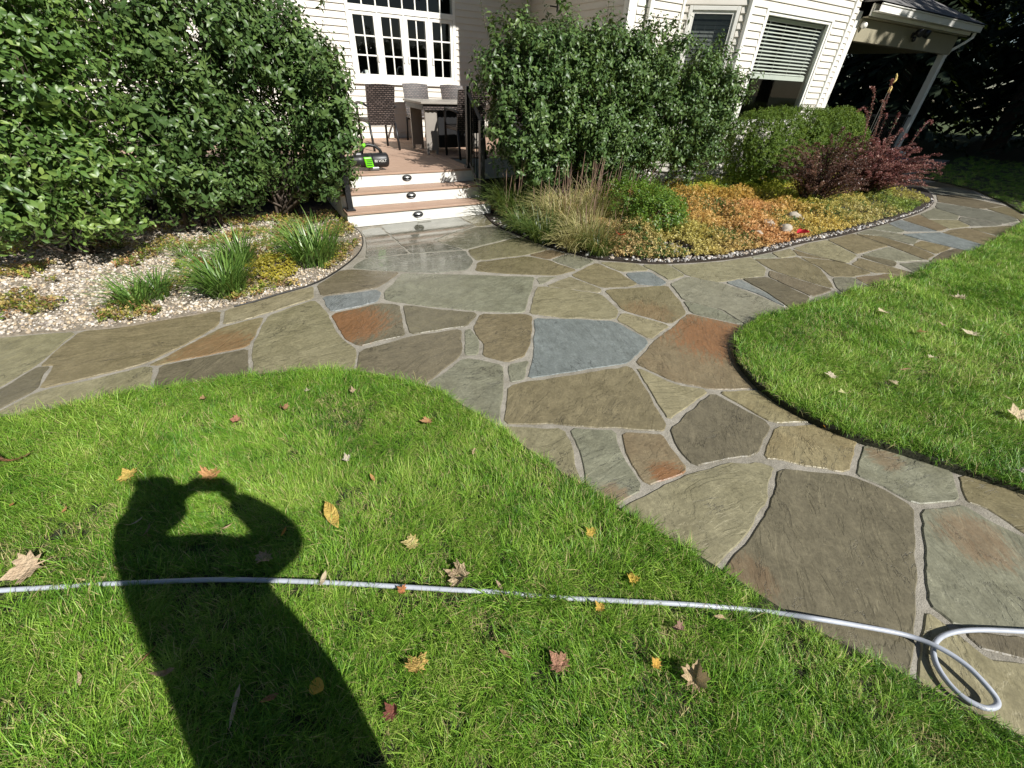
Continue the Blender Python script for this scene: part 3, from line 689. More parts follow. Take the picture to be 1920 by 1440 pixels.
# thin black edging between gravel and stone
e = MB()
pl = np.array(BED_L)
pl = pl[pl[:, 0] > gnd(430, 579)[0]]
e.tube(np.c_[pl, np.full(len(pl), 0.002)], 0.007, 6)
tag(e.build('bed_edging', M['edging']), 'thin black edging strip curving between the gravel bed and the flagstones', 'garden edging')

# lawns: low slabs of sod standing a little proud of the stones
front_poly = LAWN_F + [(6.5, -9), (-9, -9), (-9, LAWN_F[0][1])]
right_poly = LAWN_Rx + [(9.0, -9), (22, -9), (22, 0.6)]
far_poly = LAWN_D + [(13.2, 1.75), (22, 0.7), (40, -2), (40, 12), (21, 6.6), (18.7, 5.9)]
poly_slab('lawn', front_poly, -0.10, 0.022, M['thatch'])
poly_slab('lawn', right_poly, -0.10, 0.040, M['thatch'])
poly_slab('lawn', far_poly, -0.10, 0.020, M['thatch'])

# ---- grass tufts
def tuft(name, n, seed, h=(0.040, 0.086), lean=(0.2, 1.1), bias=0.5, r=0.032, wd=(0.0015, 0.0028), straw=0.08):
    q = np.random.default_rng(seed); V = []; T = []; MI = []; VA = []; k = 0
    for _ in range(n):
        a = q.uniform(0, 2 * math.pi); rr = r * math.sqrt(q.uniform())
        p = np.array([rr * math.cos(a), rr * math.sin(a), -0.006])
        az = q.normal(0, 1.0) if q.uniform() < bias else q.uniform(0, 2 * math.pi)
        l0 = q.uniform(*lean); L = q.uniform(*h); w = q.uniform(*wd); isst = q.uniform() < straw
        d = np.array([math.cos(az), math.sin(az)]); sd = np.array([-d[1], d[0], 0]); tw = q.normal(0, 0.5)
        sd = sd * math.cos(tw) + np.array([d[0], d[1], 0]) * math.sin(tw)
        pts = [p]; ang = l0 * 0.55
        for s in range(3):
            ang2 = ang + l0 * 0.55 * s
            pts.append(pts[-1] + L / 3 * np.array([d[0] * math.sin(ang2), d[1] * math.sin(ang2), math.cos(ang2)]))
        for s, (pt, ww) in enumerate(zip(pts, (0.8, 1.0, 0.75))): V += [pt - sd * w * ww / 2, pt + sd * w * ww / 2]
        V.append(pts[3])
        for s in range(2): T += [(k + 2 * s, k + 2 * s + 1, k + 2 * s + 3), (k + 2 * s, k + 2 * s + 3, k + 2 * s + 2)]
        T.append((k + 4, k + 5, k + 6)); MI += [1 if isst else 0] * 5; VA += [q.uniform()] * 7; k += 7
    return fast_mesh(name, V, T, None, parent=False, mats=[M['blade'], M['straw']], mi=MI, smooth=True, vattr=VA)
TUFTS = [tuft('tuft', 36, 100 + i, lean=(0.25, 1.25)) for i in range(4)] + [tuft('tuft', 32, 200 + i, h=(0.055, 0.11), lean=(0.6, 1.7), bias=0.8) for i in range(3)] + [tuft('tuft', 26, 300, h=(0.03, 0.06), lean=(0.3, 1.5), straw=0.45)]
HOSE_PX = [(-160, 1118), (0, 1107), (120, 1100), (200, 1095), (400, 1087), (560, 1090), (700, 1097), (870, 1107), (930, 1110), (1040, 1120), (1150, 1126), (1300, 1134), (1440, 1147), (1530, 1160), (1620, 1175), (1700, 1191), (1760, 1214), (1810, 1246), (1850, 1286), (1869, 1312), (1866, 1325), (1842, 1326), (1802, 1304), (1770, 1270), (1752, 1235), (1753, 1206), (1778, 1188), (1830, 1181), (1920, 1184), (2010, 1190)]
HOSE = np.array([gnd(x, y, 0.03)[:2] for x, y in HOSE_PX])
HOSE_HID = np.array([gnd(x, y, 0.03)[:2] for x, y in [(165, 1097), (985, 1115), (960, 1113), (1010, 1118)]])
def grass(name, poly, z, box, dens, seed, label, edge_in=0.012, near=2.6):
    q = np.random.default_rng(seed)
    x0, y0, x1, y1 = box; N = int((x1 - x0) * (y1 - y0) * dens)
    P = np.c_[q.uniform(x0, x1, N), q.uniform(y0, y1, N)]
    P = P[inside(poly, P)]
    ed = edge_dist(poly, P); P = P[ed > edge_in]
    D = np.linalg.norm(np.c_[P, np.full(len(P), -EYE)], axis=1)
    keep = q.uniform(0, 1, len(P)) < np.clip((near / D) ** 0.95, 0.10, 1.0)
    P = P[keep]; D = D[keep]; n = len(P)
    ed = edge_dist(poly, P)
    th = nz(P, 1.1, seed) * 5.0 + nz(P, 3.3, seed + 5) * 2.4 + q.normal(0, 0.7, n)
    big = nz(P, 2.2, seed + 9)
    sc_ = np.clip(q.normal(0.80, 0.14, n) + big * 0.30, 0.45, 1.4) * np.clip(D / near, 1.0, 2.0) ** 0.15
    thin = nz(P, 2.6, seed + 21)
    idx = q.integers(0, 7, n); idx[(thin > 0.24) & (q.uniform(size=n) < 0.6)] = 7
    hd = edge_dist(HOSE, P, False); hh = np.min(np.linalg.norm(P[:, None] - HOSE_HID[None], axis=2), axis=1)
    sc_[(hd < 0.035) & (hh > 0.085)] *= 0.5
    sc_[hh < 0.07] *= 1.25
    rot = np.c_[q.normal(0, 0.16, n), q.normal(0, 0.16, n), th]
    ang = q.uniform(0, 0, n)
    wide = np.clip(D / near, 1.0, 2.6) ** 0.45
    S = np.c_[sc_ * wide, sc_ * wide, sc_]
    pts = np.c_[P, np.full(n, z)]
    return scatter(name, pts, rot, S, idx, TUFTS, label=label)
grass('grass', front_poly, 0.022, (-3.2, -0.9, 2.8, 3.6), 1900, 3, 'mown green grass of the front lawn')
grass('grass', right_poly, 0.040, (1.6, -1.6, 12.8, 2.6), 1900, 4, 'mown green grass of the lawn right of the path')
grass('grass', far_poly, 0.020, (11.5, 0.2, 22, 6.6), 300, 5, 'mown grass beyond the far end of the path', near=3.0)

# ---- pebbles
def pebble(seed):
    q = np.random.default_rng(seed); bm = bmesh.new(); bmesh.ops.create_icosphere(bm, subdivisions=1, radius=1.0)
    s = np.array([1.0, q.uniform(0.6, 0.95), q.uniform(0.4, 0.7)])
    for v in bm.verts:
        c = np.array(v.co) * s * q.uniform(0.86, 1.12); v.co = Vector(c)
    me = bpy.data.meshes.new('pebble'); bm.to_mesh(me); bm.free(); me.materials.append(M['pebble'])
    if seed % 2: me.shade_smooth()
    return bpy.data.objects.new('pebble', me)
PEB = [pebble(i) for i in range(6)]
def pebbles(name, P, z, size, seed, label, tones):
    q = np.random.default_rng(seed); n = len(P)
    s = np.clip(q.lognormal(math.log(size), 0.36, n), size * 0.45, size * 2.3)
    rot = np.c_[q.uniform(-0.6, 0.6, n), q.uniform(-0.6, 0.6, n), q.uniform(0, 6.28, n)]
    T = np.array([srgb(*t)[:3] for t in tones]); tint = T[q.integers(0, len(T), n)] * q.uniform(0.72, 1.06, (n, 1))
    return scatter(name, np.c_[P, z + q.uniform(0, size * 0.9, n)], rot, s, q.integers(0, len(PEB), n), PEB, tint, label=label)
q = np.random.default_rng(21)
P = np.c_[q.uniform(-3.6, 1.1, 46000), q.uniform(3.2, 6.6, 46000)]
P = P[inside(bed_left, P)]; P = P[edge_dist(BED_L, P, False) > 0.012]
# sparser where soil, leaf litter and plants take over towards the steps
soil_shade = np.clip((P[:, 0] + 0.15) / 0.9, 0, 1) * 0.75 + (nz(P, 3.0, 4) > 0.22) * 0.25
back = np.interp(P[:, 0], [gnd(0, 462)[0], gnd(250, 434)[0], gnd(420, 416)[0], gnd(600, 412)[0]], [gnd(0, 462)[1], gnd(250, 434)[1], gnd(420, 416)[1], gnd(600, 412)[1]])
soil_shade = np.where(P[:, 1] > back + 0.12 * nz(P, 3.0, 8), 0.88, soil_shade)  # pebbles also dropped at the back so the painted shade band stays dark
P = P[q.uniform(size=len(P)) > soil_shade]
GT = [(212, 202, 186), (192, 180, 160), (226, 218, 206), (176, 160, 138), (204, 196, 184), (164, 152, 136), (206, 184, 152), (184, 166, 138), (150, 140, 130)]
pebbles('gravel', P, 0.004, 0.0098, 31, 'pale round gravel covering the bed below the left shrubs', GT)
br = np.array(BED_R); P = np.c_[q.uniform(2.6, 11.5, 60000), q.uniform(2.2, 6.0, 60000)]
P = P[inside(bed_right, P)]; ed = edge_dist(BED_R, P, False)
k = (ed > 0.015) & (ed < np.clip(0.13 - 0.012 * (P[:, 0] - 3.5), 0.05, 1) + 0.05 * nz(P, 2.0, 2)) & (P[:, 1] < 5.4) & ((P[:, 0] > 3.5) | (q.uniform(size=len(P)) < 0.25))
spot = np.linalg.norm(P - gnd(1265, 470)[:2], axis=1) < 0.28
k |= spot & (q.uniform(size=len(P)) < 0.8)
P = P[k]; P = P[q.uniform(size=len(P)) < 0.8]
pebbles('pebble_border', P, 0.010, 0.0145, 32, 'line of grey and white pebbles where the planting bed meets the path', [(190, 186, 180), (150, 146, 142), (214, 210, 204), (118, 112, 106), (172, 158, 140)])
# ------------------------------------------------------------------ house
YW, XW, YB = 9.85, 5.89, 6.85
house = empty('house', (3.0, YW, 0.0), 'cream clapboard house with white casement windows and a bay at the right', 'house')
def plank(parent, a, b, z, h=0.1, name='siding_plank'):
    """one lapped board from a to b (seen from outside a is on the left)"""
    a = np.array([*a, 0.0]); b = np.array([*b, 0.0]); d = (b - a) / np.linalg.norm(b - a); n = np.array([d[1], -d[0], 0])
    zz = np.array([0, 0, 1.0]); q = []
    for p in (a, b): q += [p + zz * z, p + n * 0.023 + zz * z, p + n * 0.022 + zz * (z + 0.012), p + n * 0.004 + zz * (z + h), p + zz * (z + h)]
    f = [(0, 1, 6, 5), (1, 2, 7, 6), (2, 3, 8, 7), (3, 4, 9, 8), (4, 0, 5, 9), (4, 3, 2, 1, 0), (5, 6, 7, 8, 9)]
    m = MB(); m.add(q, f); return m.build(name, M['siding'], parent)
def clad(parent, a, b, z0, z1, openings=(), zmax=3.35):
    """openings: (t0, t1, z0, z1) in metres along the wall"""
    a = np.array(a, float); b = np.array(b, float); L = np.linalg.norm(b - a); d = (b - a) / L
    z = z0; hi = MB()
    while z < z1 - 0.01:
        if z > zmax: break
        segs = [(0.0, L)]
        for t0, t1, w0, w1 in openings:
            if z + 0.1 > w0 + 0.02 and z < w1 - 0.02:
                s2 = []
                for s0, s1 in segs:
                    if t1 <= s0 or t0 >= s1: s2.append((s0, s1)); continue
                    if t0 > s0: s2.append((s0, t0))
                    if t1 < s1: s2.append((t1, s1))
                segs = s2
        for s0, s1 in segs:
            if s1 - s0 > 0.02: plank(parent, a + d * s0, a + d * s1, z)
        z += 0.1
    n = np.array([d[1], -d[0]])
    if z < z1:
        hi.obox([*a, z], [*(d * L), 0], [*(n * 0.01), 0], [0, 0, z1 - z])
        hi.build('upper_siding', M['siding'], parent)
def backing(a, b, z0, z1, openings=(), th=0.14):
    """the wall behind the boards, with its openings"""
    a = np.array(a, float); b = np.array(b, float); L = np.linalg.norm(b - a); d = (b - a) / L; n = np.array([d[1], -d[0]])
    m = MB(); D = [*(-n * th), 0]; o = a - n * 0.002
    def bit(s0, s1, w0, w1):
        if s1 - s0 > 0.005 and w1 - w0 > 0.005: m.obox([*(o + d * s0), w0], [*(d * (s1 - s0)), 0], D, [0, 0, w1 - w0])
    s = 0.0
    for t0, t1, w0, w1 in sorted(openings):
        bit(s, t0, z0, z1); bit(t0, t1, z0, w0); bit(t0, t1, w1, z1); s = t1
    bit(s, L, z0, z1)
    return m.build('wall', M['siding'], house)
WX0, WX1, WZ0, WZ1, WZ2 = 2.16, 4.20, 1.43, 2.44, 3.25
op_main = [(WX0 + 6.0, WX1 + 6.0, WZ0, WZ2)]
wm = backing((-6, YW), (XW, YW), 0.0, 5.6, op_main); clad(wm, (-6, YW), (XW - 0.02, YW), 0.5, 5.6, op_main)
# wing: side wall facing left, with its window
sw0 = on_x(1035, 50, XW); sw1 = on_x(1135, 24, XW)
sY0, sY1, sZ = YW - sw0[1], YW - sw1[1], sw0[2]
op_side = [(min(sY0, sY1), max(sY0, sY1), 1.2, sZ)]
ws = backing((XW, YW), (XW, YB), 0.0, 3.42, op_side); clad(ws, (XW, YW), (XW, YB + 0.03), 0.5, 3.4, op_side)
wb = backing((XW + 0.002, YB), (7.05, YB), 0.0, 3.42); clad(wb, (XW + 0.16, YB), (7.04, YB), 0.2, 3.4)
BA, BB = np.array([7.05, YB]), np.array([7.80, 6.11]); LB = np.linalg.norm(BB - BA)
op_c = [(0.13, 0.90, 1.05, 2.68)]
wc = backing(BA, BB, 0.0, 3.42, op_c); clad(wc, BA + (BB - BA) / LB * 0.03, BB, 0.2, 3.4, op_c)
op_d = [(8.24 - 7.80, 10.19 - 7.80, 1.05, 2.70)]
wd = backing(BB, (10.72, 6.11), 0.0, 3.42, op_d); clad(wd, BB + np.array([0.05, 0]), (10.66, 6.11), 0.2, 3.4, op_d)
we = backing((10.72, 6.112), (11.42, YB), 0.0, 3.42); clad(we, (10.74, 6.13), (11.42, YB), 0.2, 3.4)
wf = backing((11.42, YB + 0.002), (12.36, YB + 0.002), 0.0, 3.42); clad(wf, (11.42, YB), (12.2, YB), 0.2, 3.4)
wr = backing((12.36, YB + 0.004), (12.36, 13.0), 0.0, 3.42); clad(wr, (12.36, YB + 0.02), (12.36, 13.0), 0.3, 3.4)
t = MB()
for a_, b_ in (((XW - 0.022, YB - 0.022, 0.1), (XW + 0.145, YB - 0.001, 3.42)), ((XW - 0.024, YB, 0.1), (XW - 0.001, YB + 0.10, 3.42)), ((12.21, YB - 0.022, 0.1), (12.385, YB - 0.001, 3.05)), ((12.362, YB, 0.1), (12.387, YB + 0.14, 3.05))):
    t = MB(); t.box(a_, b_); t.build('corner_board', M['trim'], house, bevel=0.004)
for (x, y, w) in ((7.045, YB - 0.012, 0.035), (7.80, 6.10, 0.05), (10.70, 6.10, 0.045)):
    t = MB(); t.lathe((x, y, 0.1), [(w, 0), (w, 3.3)], 8); t.build('corner_trim', M['trim'], house)
t = MB(); t.box((9.2, 6.05, 3.02), (10.0, 6.10, 3.10)); t.build('upper_sill', M['trim'], house)
t = MB(); t.box((XW, 6.10, 3.42), (10.9, YB + 0.2, 3.55)); t.build('bay_roof', M['shingle'], house)
# upper storey of the wing juts out to the left and forward; main roof above
t = MB(); t.box((5.22, 6.62, 3.56), (12.36, YW + 3, 5.55)); t.box((-6, YW + 0.001, 5.6), (XW, YW + 3, 5.9)); t.build('upper_wall', M['siding'], house)
t = MB(); t.add([(4.92, 6.35, 5.32), (12.7, 6.35, 5.32), (12.7, 14.5, 8.6), (4.92, 14.5, 8.6), (4.92, 6.35, 5.46), (12.7, 6.35, 5.46), (12.7, 14.5, 8.76), (4.92, 14.5, 8.76)],
                [(0, 3, 2, 1), (4, 5, 6, 7), (0, 1, 5, 4), (1, 2, 6, 5), (2, 3, 7, 6), (3, 0, 4, 7)])
t.box((-6.3, YW - 0.45, 5.72), (4.9, YW + 3.2, 5.9))
t.build('roof', M['shingle'], house)
# dark rooms behind the glass
def room(x0, x1, y0, y1, z0, z1):
    v = [(x0, y0, z0), (x1, y0, z0), (x1, y1, z0), (x0, y1, z0), (x0, y0, z1), (x1, y0, z1), (x1, y1, z1), (x0, y1, z1)]
    m = MB(); m.add(v, [(0, 1, 2, 3), (4, 7, 6, 5), (2, 6, 7, 3), (1, 5, 6, 2), (0, 3, 7, 4)]); return m.build('interior_wall', M['room'], house)
room(0.5, XW - 0.2, YW + 0.15, YW + 4, 0.45, 3.4); room(7.0, 12.2, YB + 0.16, YB + 3.5, 0.45, 3.38)

def frame_rect(m, o, dx, n, w0, w1, z0, z1, t, dep0, dep1):
    """four bars round a rectangle in a wall plane; o wall point, dx along, n outwards"""
    o = np.array([*o, 0.0]); dx = np.array([*dx, 0.0]); n = np.array([*n, 0.0]); Z = np.array([0, 0, 1.0])
    def bar(a0, a1, h0, h1): m.obox(o + dx * a0 + n * dep0 + Z * h0, dx * (a1 - a0), n * (dep1 - dep0), Z * (h1 - h0))
    bar(w0, w0 + t, z0, z1); bar(w1 - t, w1, z0, z1); bar(w0 + t, w1 - t, z0, z0 + t); bar(w0 + t, w1 - t, z1 - t, z1)
    return bar
# casement window over the deck with its transom of eight lights
wo, wx, wnrm = (0.0, YW), (1.0, 0.0), (0.0, -1.0)
m = MB(); bar = frame_rect(m, wo, wx, wnrm, WX0, WX1, WZ0, WZ2, 0.055, -0.09, 0.032)
bar(WX0 + 0.055, WX1 - 0.055, WZ1 - 0.01, WZ1 + 0.075)
cw = (WX1 - WX0 - 0.11) / 4
for i in (1, 2, 3): pass
win = m.build('window', M['trim'], house, bevel=0.003)
win['label'] = 'white casement window of four sashes under a transom'
for i in (1, 2, 3):
    m = MB(); b_ = frame_rect(MB(), wo, wx, wnrm, 0, 1, 0, 1, 0.1, 0, 0.1)
    x = WX0 + 0.055 + cw * i; m.box((x - 0.018, YW - 0.028, WZ0 + 0.056), (x + 0.018, YW + 0.08, WZ1 - 0.012)); m.build('mullion', M['trim'], win, bevel=0.002)
m = MB(); m.box((WX0 - 0.03, YW - 0.055, WZ0 - 0.045), (WX1 + 0.03, YW - 0.0, WZ0 - 0.002)); m.build('sill', M['trim'], win, bevel=0.004)
for i in range(4):
    x0 = WX0 + 0.055 + cw * i + (0.019 if i else 0.003); x1 = WX0 + 0.055 + cw * (i + 1) - (0.019 if i < 3 else 0.003); z0, z1 = WZ0 + 0.058, WZ1 - 0.013
    m = MB(); frame_rect(m, wo, wx, wnrm, x0, x1, z0, z1, 0.052, -0.06, 0.018); m.build('sash', M['trim'], win, bevel=0.003)
    gx0, gx1, gz0, gz1 = x0 + 0.052, x1 - 0.052, z0 + 0.052, z1 - 0.052
    xm = (gx0 + gx1) / 2; hz = (gz1 - gz0) / 3; mu = 0.011
    m = MB(); m.box((xm - mu, YW - 0.004, gz0), (xm + mu, YW + 0.02, gz1))
    for k in (1, 2):
        for (p0, p1) in ((gx0, xm - mu), (xm + mu, gx1)): m.box((p0, YW - 0.003, gz0 + hz * k - mu), (p1, YW + 0.019, gz0 + hz * k + mu))
    m.build('muntin', M['trim'], win)
    for k in range(3):
        for (p0, p1) in ((gx0, xm - mu), (xm + mu, gx1)):
            m = MB(); z_0 = gz0 + hz * k + (mu if k else 0); z_1 = gz0 + hz * (k + 1) - (mu if k < 2 else 0)
            m.add([(p0, YW + 0.008, z_0), (p1, YW + 0.008, z_0), (p1, YW + 0.008, z_1), (p0, YW + 0.008, z_1)], [(0, 1, 2, 3)]); m.build('pane', M['glass'], win)
    hx = x1 - 0.026 if i < 2 else x0 + 0.026
    m = MB(); m.box((hx - 0.014, YW - 0.040, z0 + 0.24), (hx + 0.014, YW - 0.019, z0 + 0.36)); m.build('latch', M['trim'], win, bevel=0.005)
tw = (WX1 - WX0 - 0.11) / 8
for i in range(8):
    x0 = WX0 + 0.055 + tw * i; m = MB()
    if i: m.box((x0 - 0.011, YW - 0.008, WZ1 + 0.076), (x0 + 0.011, YW + 0.02, WZ2 - 0.056)); m.build('muntin', M['trim'], win)
    m = MB(); m.add([(x0 + 0.011, YW + 0.006, WZ1 + 0.075), (x0 + tw - 0.011, YW + 0.006, WZ1 + 0.075), (x0 + tw - 0.011, YW + 0.006, WZ2 - 0.055), (x0 + 0.011, YW + 0.006, WZ2 - 0.055)], [(0, 1, 2, 3)]); m.build('pane', M['glass'], win)
m = MB(); m.box((WX0, YW + 0.142, WZ0 - 0.05), (WX1, YW + 0.6, WZ0 + 0.02)); m.build('counter', M['room'], house)
# things on the counter behind the panes
cc = on_y(688, 137, YW + 0.2)
mug = empty('mug', (cc[0], YW + 0.22, WZ0 + 0.02), 'white mug standing inside the leftmost casement pane', 'mug')
m = MB(); m.lathe((cc[0], YW + 0.22, WZ0 + 0.02), [(0.05, 0), (0.058, 0.02), (0.06, 0.15), (0.053, 0.15), (0.05, 0.02)], 16); m.build('body', M['ceramic'], mug, True)
m = MB(); a = np.linspace(-1.4, 1.4, 9); m.tube(np.c_[cc[0] - 0.055 - 0.04 * np.cos(a), np.full(9, YW + 0.22), WZ0 + 0.095 + 0.045 * np.sin(a)], 0.008, 6); m.build('handle', M['ceramic'], mug, True)
cf = on_y(752, 142, YW + 0.3)
m = MB(); a = np.linspace(0, math.pi, 12); pts = [(cf[0] + 0.06, YW + 0.3, WZ0 + 0.02)] + [(cf[0] + 0.06 * math.cos(x), YW + 0.3, WZ0 + 0.17 + 0.08 * math.sin(x)) for x in a] + [(cf[0] - 0.06, YW + 0.3, WZ0 + 0.10)]
m.tube(pts, 0.011, 8); tag(m.build('faucet', M['chrome'], None, True), 'arched chrome kitchen tap seen through the second casement', 'tap')

def plain_window(o, dx, L0, L1, z0, z1, blind=None, name_label=None, meet=None):
    """sash window in a wall with an optional blind hanging behind the glass"""
    dx = np.array(dx, float); n = np.array([dx[1], -dx[0]]); o = np.array(o, float)
    m = MB(); bar = frame_rect(m, o, dx, n, L0 - 0.045, L1 + 0.045, z0 - 0.05, z1 + 0.045, 0.055, -0.06, 0.028); w = m.build('window', M['trim'], house, bevel=0.004)
    if name_label: w['label'] = name_label
    m = MB(); frame_rect(m, o, dx, n, L0 + 0.012, L1 - 0.012, z0 + 0.006, z1 - 0.012, 0.042, -0.05, 0.008); m.build('sash', M['trim'], w, bevel=0.003)
    P = lambda s, dep, z: np.array([*(o + dx * s + n * dep), z])
    s0, s1, q0, q1 = L0 + 0.05, L1 - 0.05, z0 + 0.045, z1 - 0.05
    m = MB(); m.add([P(s0, -0.02, q0), P(s1, -0.02, q0), P(s1, -0.02, q1), P(s0, -0.02, q1)], [(0, 1, 2, 3)]); m.build('pane', M['glass'], w)
    if blind:
        zb, pitch, tilt, mat = blind
        m = MB(); m.obox(P(s0, -0.13, q1 - 0.06), [*(dx * (s1 - s0)), 0], [*(n * 0.05), 0], (0, 0, 0.05)); m.build('blind_head', mat, w)
        z = q1 - 0.09
        while z > zb + 0.03:
            m = MB(); m.obox(P(s0 + 0.005, -0.125, z), [*(dx * (s1 - s0 - 0.01)), 0], [*(n * 0.045 * math.cos(tilt)), -0.045 * math.sin(tilt)], (0, 0, 0.004)); m.build('blind_slat', mat, w); z -= pitch
        m = MB(); m.obox(P(s0, -0.125, zb - 0.055), [*(dx * (s1 - s0)), 0], [*(n * 0.04), 0], (0, 0, 0.07)); m.build('blind_rail', mat, w)
        m = MB()
        for fr in (0.12, 0.37, 0.63, 0.88):
            p = P(s0 + (s1 - s0) * fr, -0.076, zb); m.obox(p, [*(dx * 0.004), 0], [*(n * 0.003), 0], (0, 0, q1 - zb - 0.06))
        m.build('blind_cord', mat, w)
    return w
plain_window((7.80, 6.11), (1, 0), 8.26 - 7.80, 10.17 - 7.80, 1.08, 2.68, (1.82, 0.052, 0.5, M['blind']), 'wide bay window with a white blind half lowered')
M['dark_blind'] = plain('dark_blind', (0.16, 0.16, 0.15, 1), 0.5)
plain_window(BA, (BB - BA) / LB, 0.16, 0.87, 1.08, 2.64, (1.12, 0.055, 1.25, M['dark_blind']), 'narrow angled bay window with closed dark blind')
plain_window((XW, YW), (0, -1), op_side[0][0] + 0.05, op_side[0][1] - 0.05, 1.25, sZ - 0.05, None, 'window in the shaded side wall above the clipped shrub')
# window seen across the bay room: far window with a white grid
m = MB(); frame_rect(m, (0, YB + 3.4), (1, 0), (0, -1), 12.9 - 2.2, 12.9 - 0.9, 1.0, 2.2, 0.05, 0, 0.03); m.box((11.33, YB + 3.36, 1.05), (11.36, YB + 3.39, 2.15)); m.box((10.75, YB + 3.36, 1.6), (11.95, YB + 3.39, 1.63)); m.build('inner_window_frame', M['trim'], house)
# downspout on the front of the wing
dsp = MB(); dsp.box((6.235, YB - 0.105, 0.15), (6.315, YB - 0.035, 3.4)); o = dsp.build('downspout', M['trim'], house, bevel=0.008)
m = MB(); p = on_x(1045, 13, XW - 0.02); m.tube([p, p + (-0.16, 0, 0.0)], 0.012, 6); m.tube([p + (0, 0, 0.05), p + (0, 0, -0.07)], 0.014, 6); tag(m.build('hose_bracket', M['black_metal']), 'small black bracket on the shaded side wall above the shrub', 'bracket')

# ------------------------------------------------------------------ porch at the right end of the house
porch = empty('porch', (14.9, 7.5, 0), 'open porch with white gutter, olive beam and white corner post', 'porch')
GY, GX1 = 6.52, 17.55
m = MB(); m.box((12.4, GY, 3.03), (GX1, GY + 0.13, 3.055)); m.box((12.4, GY, 3.055), (GX1, GY + 0.02, 3.15)); m.box((12.4, GY - 0.02, 3.15), (GX1 + 0.01, GY + 0.01, 3.175)); m.box((12.4, GY + 0.11, 3.055), (GX1, GY + 0.13, 3.15)); m.build('gutter', M['trim'], porch, bevel=0.006)
m = MB(); m.box((12.39, GY + 0.14, 2.97), (17.4, GY + 0.17, 3.17)); m.build('fascia', M['trim'], porch)
m = MB(); m.box((12.39, GY + 0.171, 2.94), (17.38, 6.80, 2.965)); m.build('soffit', M['soffit'], porch)
m = MB(); m.box((12.39, 6.80, 2.56), (17.16, 6.97, 2.935)); m.build('beam', M['soffit'], porch)
m = MB(); m.box((16.98, 6.972, 2.60), (17.14, 11.0, 2.9)); m.box((12.39, 11.0, 2.60), (17.14, 11.15, 2.9)); m.build('inner_beam', M['soffit'], porch)
m = MB(); m.box((12.39, 6.975, 2.905), (17.2, 11.1, 2.93)); m.build('ceiling', M['soffit'], porch)
m = MB(); m.add([(12.3, 6.48, 3.19), (17.62, 6.48, 3.19), (17.62, 11.6, 3.19), (12.3, 11.6, 3.19), (12.3, 9.05, 4.35), (15.05, 9.05, 4.35)], [(0, 1, 5, 4), (1, 2, 5), (2, 3, 4, 5), (3, 0, 4)]); m.build('roof', M['shingle'], porch)
m = MB(); m.box((16.93, 6.81, 0.26), (17.10, 6.96, 2.558)); m.build('post', M['trim'], porch, bevel=0.006)
m = MB(); m.box((16.93, 10.95, 0.26), (17.10, 11.1, 2.6)); m.build('post', M['trim'], porch)
m = MB(); m.tube([(17.45, 6.60, 3.03), (17.45, 6.60, 2.93), (17.36, 6.68, 2.82), (17.24, 6.84, 2.66), (17.18, 6.89, 2.5), (17.17, 6.89, 0.35), (17.22, 6.80, 0.26), (17.34, 6.70, 0.22)], 0.042, 4); m.build('downspout', M['trim'], porch)
m = MB(); m.box((12.39, 6.85, 0.0), (17.3, 11.2, 0.255)); m.build('porch_floor', M['porch_floor'], porch)
m = MB(); m.box((16.6, 6.45, 0), (17.3, 6.84, 0.13)); m.build('step', M['porch_floor'], porch)
rl = MB(); rl.box((12.6, 6.86, 1.15), (16.9, 6.91, 1.2)); rl.box((12.6, 6.86, 0.36), (16.9, 6.91, 0.40)); rl = rl.build('railing', M['black_metal'], porch)
for i in range(36):
    m = MB(); m.box((12.7 + i * 0.117, 6.875, 0.40), (12.72 + i * 0.117, 6.895, 1.15)); m.build('baluster', M['black_metal'], rl)
p = on_y(1711, 66, 6.79)
fl = empty('floodlight', tuple(p), 'dark double floodlight under the porch beam', 'lamp')
m = MB(); m.box(p + (-0.05, -0.03, -0.05), p + (0.05, 0.008, 0.05)); m.build('mount', M['black_metal'], fl, bevel=0.01)
for sx in (-0.17, 0.13):
    m = MB(); m.tube([p, p + (sx * 0.6, -0.08, 0.04)], 0.016, 6); m.lathe(p + (sx, -0.14, 0.05), [(0.045, 0), (0.075, 0.05), (0.08, 0.14), (0.07, 0.14)], 12, (sx, -0.8, -0.25)); m.build('lamp_head', M['black_metal'], fl, True)
m = MB(); m.lathe(p + (0.02, -0.06, -0.12), [(0.03, 0), (0.04, 0.03), (0.035, 0.09)], 10); m.build('sensor', M['black_metal'], fl, True)
p = on_y(1618, 46, 6.79); m = MB(); m.lathe(p, [(0.055, -0.06), (0.06, 0.06), (0.05, 0.09)], 12, (-0.4, -0.8, -0.3)); tag(m.build('security_camera', M['trim'], None, True), 'small white camera under the left end of the porch beam', 'camera')
